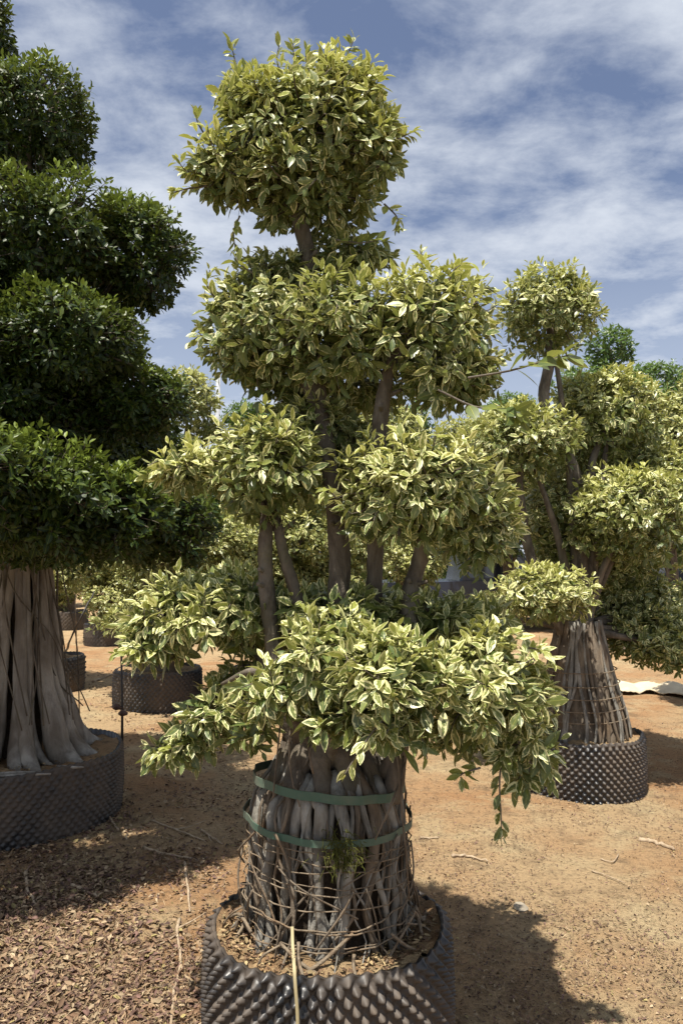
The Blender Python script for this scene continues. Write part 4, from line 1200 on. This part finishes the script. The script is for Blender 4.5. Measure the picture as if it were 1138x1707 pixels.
def stick(name, pts, r, label, cat, mat='twig', group=None, taper=0.6, side=None, n=14):
    pts = np.array(pts, float); b = pts[0].copy()
    rg_ = np.random.default_rng(int(abs(b[0] * 971 + b[1] * 577)) % 9999)
    path = spline(pts, n)
    path[1:-1] += rg_.normal(0, r * 0.25, path[1:-1].shape)
    rr = np.linspace(r, r * taper, n) * (1 + 0.12 * rg_.standard_normal(n))
    g_ = Geo().tube(path - b, rr, 8, wob=0.06, rng=rg_)
    if side:
        for f, vec in side:
            q = path[int(f * (n - 1))] - b; v = np.array(vec)
            g_.tube(spline([q, q + v * 0.5 + rg_.normal(0, 0.006, 3), q + v], 6), np.linspace(r * 0.6, r * 0.25, 6), 6)
    o_ = link(name, g_.mesh(name), MAT[mat], None, loc=tuple(b))
    return tag(o_, label, cat, group)


def gp(px, py, lift=0.008):
    q = ground_at(px, py); q[2] += lift
    return q


TW = 'twigs lying on the ground'
stick('fallen_twig', [gp(308, 1428), gp(312, 1460), gp(317, 1508)], 0.0075, 'short stout twig in sun just beyond the dark fig shadow', 'twig', group=TW)
stick('fallen_twig', [gp(300, 1520), gp(296, 1545), gp(300, 1590), gp(290, 1640), gp(286, 1712)], 0.0075, 'long crooked twig with side shoots on leaf litter beside the large pot', 'twig', group=TW, side=[(0.22, (0.10, 0.12, 0.012)), (0.3, (-0.12, -0.16, 0.01)), (0.62, (0.10, 0.02, 0.02))])
stick('fallen_twig', [gp(44, 1440), gp(48, 1468), gp(62, 1496)], 0.009, 'pale bent twig in the dark shade below the wide pot', 'twig', group=TW)
stick('fallen_twig', [gp(120, 1462), gp(150, 1478), gp(186, 1500)], 0.0085, 'pale straight twig at the edge of the shade among dead leaves', 'twig', group=TW)
stick('fallen_twig', [gp(238, 1402), gp(270, 1410), gp(320, 1421)], 0.008, 'thin pale twig pointing at the stout sunlit twig', 'twig', group=TW)
stick('fallen_twig', [gp(252, 1362), gp(290, 1374), gp(340, 1388)], 0.006, 'thin twig in shade right of the wide pot', 'twig', group=TW, side=[(0.6, (0.16, 0.06, 0.03))])
stick('fallen_twig', [gp(335, 1372), gp(352, 1382), gp(372, 1394)], 0.007, 'forked pale twig in sun left of the strapped root ball', 'twig', group=TW, side=[(0.4, (0.04, -0.14, 0.02))])
stick('fallen_twig', [gp(180, 1356), gp(188, 1366), gp(198, 1378)], 0.008, 'short pale twig touching the foot of the wide pot', 'twig', group=TW)
stick('fallen_twig', [gp(752, 1416), gp(780, 1415), gp(812, 1422)], 0.008, 'grey twig on sunny soil below the hanging leafy sprig', 'twig', group=TW)
stick('wood_scrap', [gp(1064, 1388), gp(1090, 1392), gp(1122, 1406)], 0.014, 'pale splintered wood scrap on the sunny orange soil', 'wood', group=None)
stick('fallen_twig', [gp(1000, 1420), gp(1020, 1424), gp(1030, 1412)], 0.004, 'small curved straw twig near the pale wood scrap', 'twig', group=TW)
stick('fallen_twig', [gp(985, 1440), gp(1010, 1448), gp(1040, 1462)], 0.004, 'thin straight straw twig on the bare orange soil', 'twig', group=TW)
stick('fallen_twig', [gp(700, 1385), gp(715, 1386), gp(730, 1387)], 0.006, 'tiny dark twig beside the strapped root ball', 'twig', group=TW)
stick('fallen_twig', [gp(155, 1135), gp(175, 1127), gp(190, 1119)], 0.014, 'pale stick leaning to the foot of the low pot by the stake', 'twig', group=TW)

sb = ground_at(204, 1245)
t = thing('stake', tuple(sb), 'thin dark upright stake on sunny ground by the low pot', 'stake')
link('rod', Geo().tube([(0, 0, -0.03), (-0.006, 0, 0.4), (-0.03, 0, 1.02)], [0.013, 0.010, 0.008], 8).mesh('rod'), MAT['dark_metal'], t)
for dx_, z_ in ((-0.045, 0.36), (0.005, 0.31)):
    link('clamp', Geo().tube([(dx_ - 0.035, 0, z_), (dx_ - 0.01, -0.02, z_ + 0.01), (dx_ + 0.035, 0, z_)], [0.012, 0.03, 0.012], 8).mesh('clamp'), MAT['rust'], t)
stick('leaning_stick', [ground_at(104, 1098), P(125, 1050, 9.0), P(158, 985, 9.0)], 0.014, 'thin dark stick leaning over the pot behind the pale buttress roots', 'stick', 'dark_metal')
stick('bamboo_support', [ground_at(128, 1092), P(127, 1050, 9.4), P(126, 990, 9.4)], 0.010, 'thin upright cane beside the leaning dark stick', 'cane', 'twig')

# crumpled cream cloth
n, m = 60, 16
rg = np.random.default_rng(15)
U, W_ = np.meshgrid(np.linspace(0, 1, n), np.linspace(0, 1, m))
x0, x1 = 3.15, 4.75
Xc = x0 + (x1 - x0) * U + 0.05 * np.sin(6 * W_ + 9 * U)
Yc = 9.15 + 0.75 * (W_ - 0.5) * (0.55 + 0.5 * np.sin(2.5 * U * np.pi + 0.6) ** 2) - 0.45 * U + 0.08 * np.sin(9 * U)
Zc = ground_z(Xc, Yc) + 0.015 + 0.075 * np.abs(np.sin(7 * U + 2.5 * W_)) * np.sin(np.pi * W_) ** 0.6 + 0.035 * np.abs(np.sin(17 * U - 5 * W_)) + rg.normal(0, 0.004, U.shape)
V = np.stack([Xc, Yc, Zc], -1).reshape(-1, 3)
i = np.arange(m - 1)[:, None] * n + np.arange(n - 1)[None]
b0 = np.array([x0, 9.15, 0])
me = build_mesh('cloth_sheet', V - b0, np.stack([i, i + 1, i + n + 1, i + n], -1).reshape(-1, 4))
o = link('cloth_sheet', me, MAT['cloth'], None, loc=tuple(b0))
o.modifiers.new('thickness', 'SOLIDIFY').thickness = 0.004
tag(o, 'crumpled cream cloth strip lying on the soil beside the net-bound root cone', 'cloth')

# stones and clods
for k, (px, py, s, lab) in enumerate(((866, 1495, 0.035, 'pale flat stone at the edge of the middle fig shadow'), (1128, 1640, 0.03, 'white scrap-like stone on the sunny soil at the edge'), (860, 1050, 0.075, 'white angular stone on the right pot soil behind the leaves'),
                                      (600, 1640, 0.0, ''), (935, 1625, 0.018, 'small pale stone at the shadow tip'), (960, 1640, 0.022, 'small round stone beside the shadow tip'))):
    if s == 0:
        continue
    rg = np.random.default_rng(300 + k)
    V = []; nu, nv = 10, 6
    for a in range(1, nv):
        for b_ in range(nu):
            ph = math.pi * a / nv; th = 2 * math.pi * b_ / nu
            V.append(np.array([math.sin(ph) * math.cos(th), math.sin(ph) * math.sin(th), 0.55 * math.cos(ph)]) * s * rg.uniform(0.8, 1.15))
    V += [np.array([0, 0, 0.5 * s]), np.array([0, 0, -0.5 * s])]
    Q = [(a * nu + b_, a * nu + (b_ + 1) % nu, (a + 1) * nu + (b_ + 1) % nu, (a + 1) * nu + b_) for a in range(nv - 2) for b_ in range(nu)]
    T = [((nv - 1) * nu, (b_ + 1) % nu, b_) for b_ in range(nu)] + [((nv - 1) * nu + 1, (nv - 2) * nu + b_, (nv - 2) * nu + (b_ + 1) % nu) for b_ in range(nu)]
    if py < 1100 or px > 900:
        continue
    q = ground_at(px, py); q[2] += s * 0.2
    o = link('stone', Geo().add(V, Q, T).mesh('stone', False), MAT['stone'], None, loc=tuple(q))
    tag(o, lab, 'stone', 'stones on the soil')
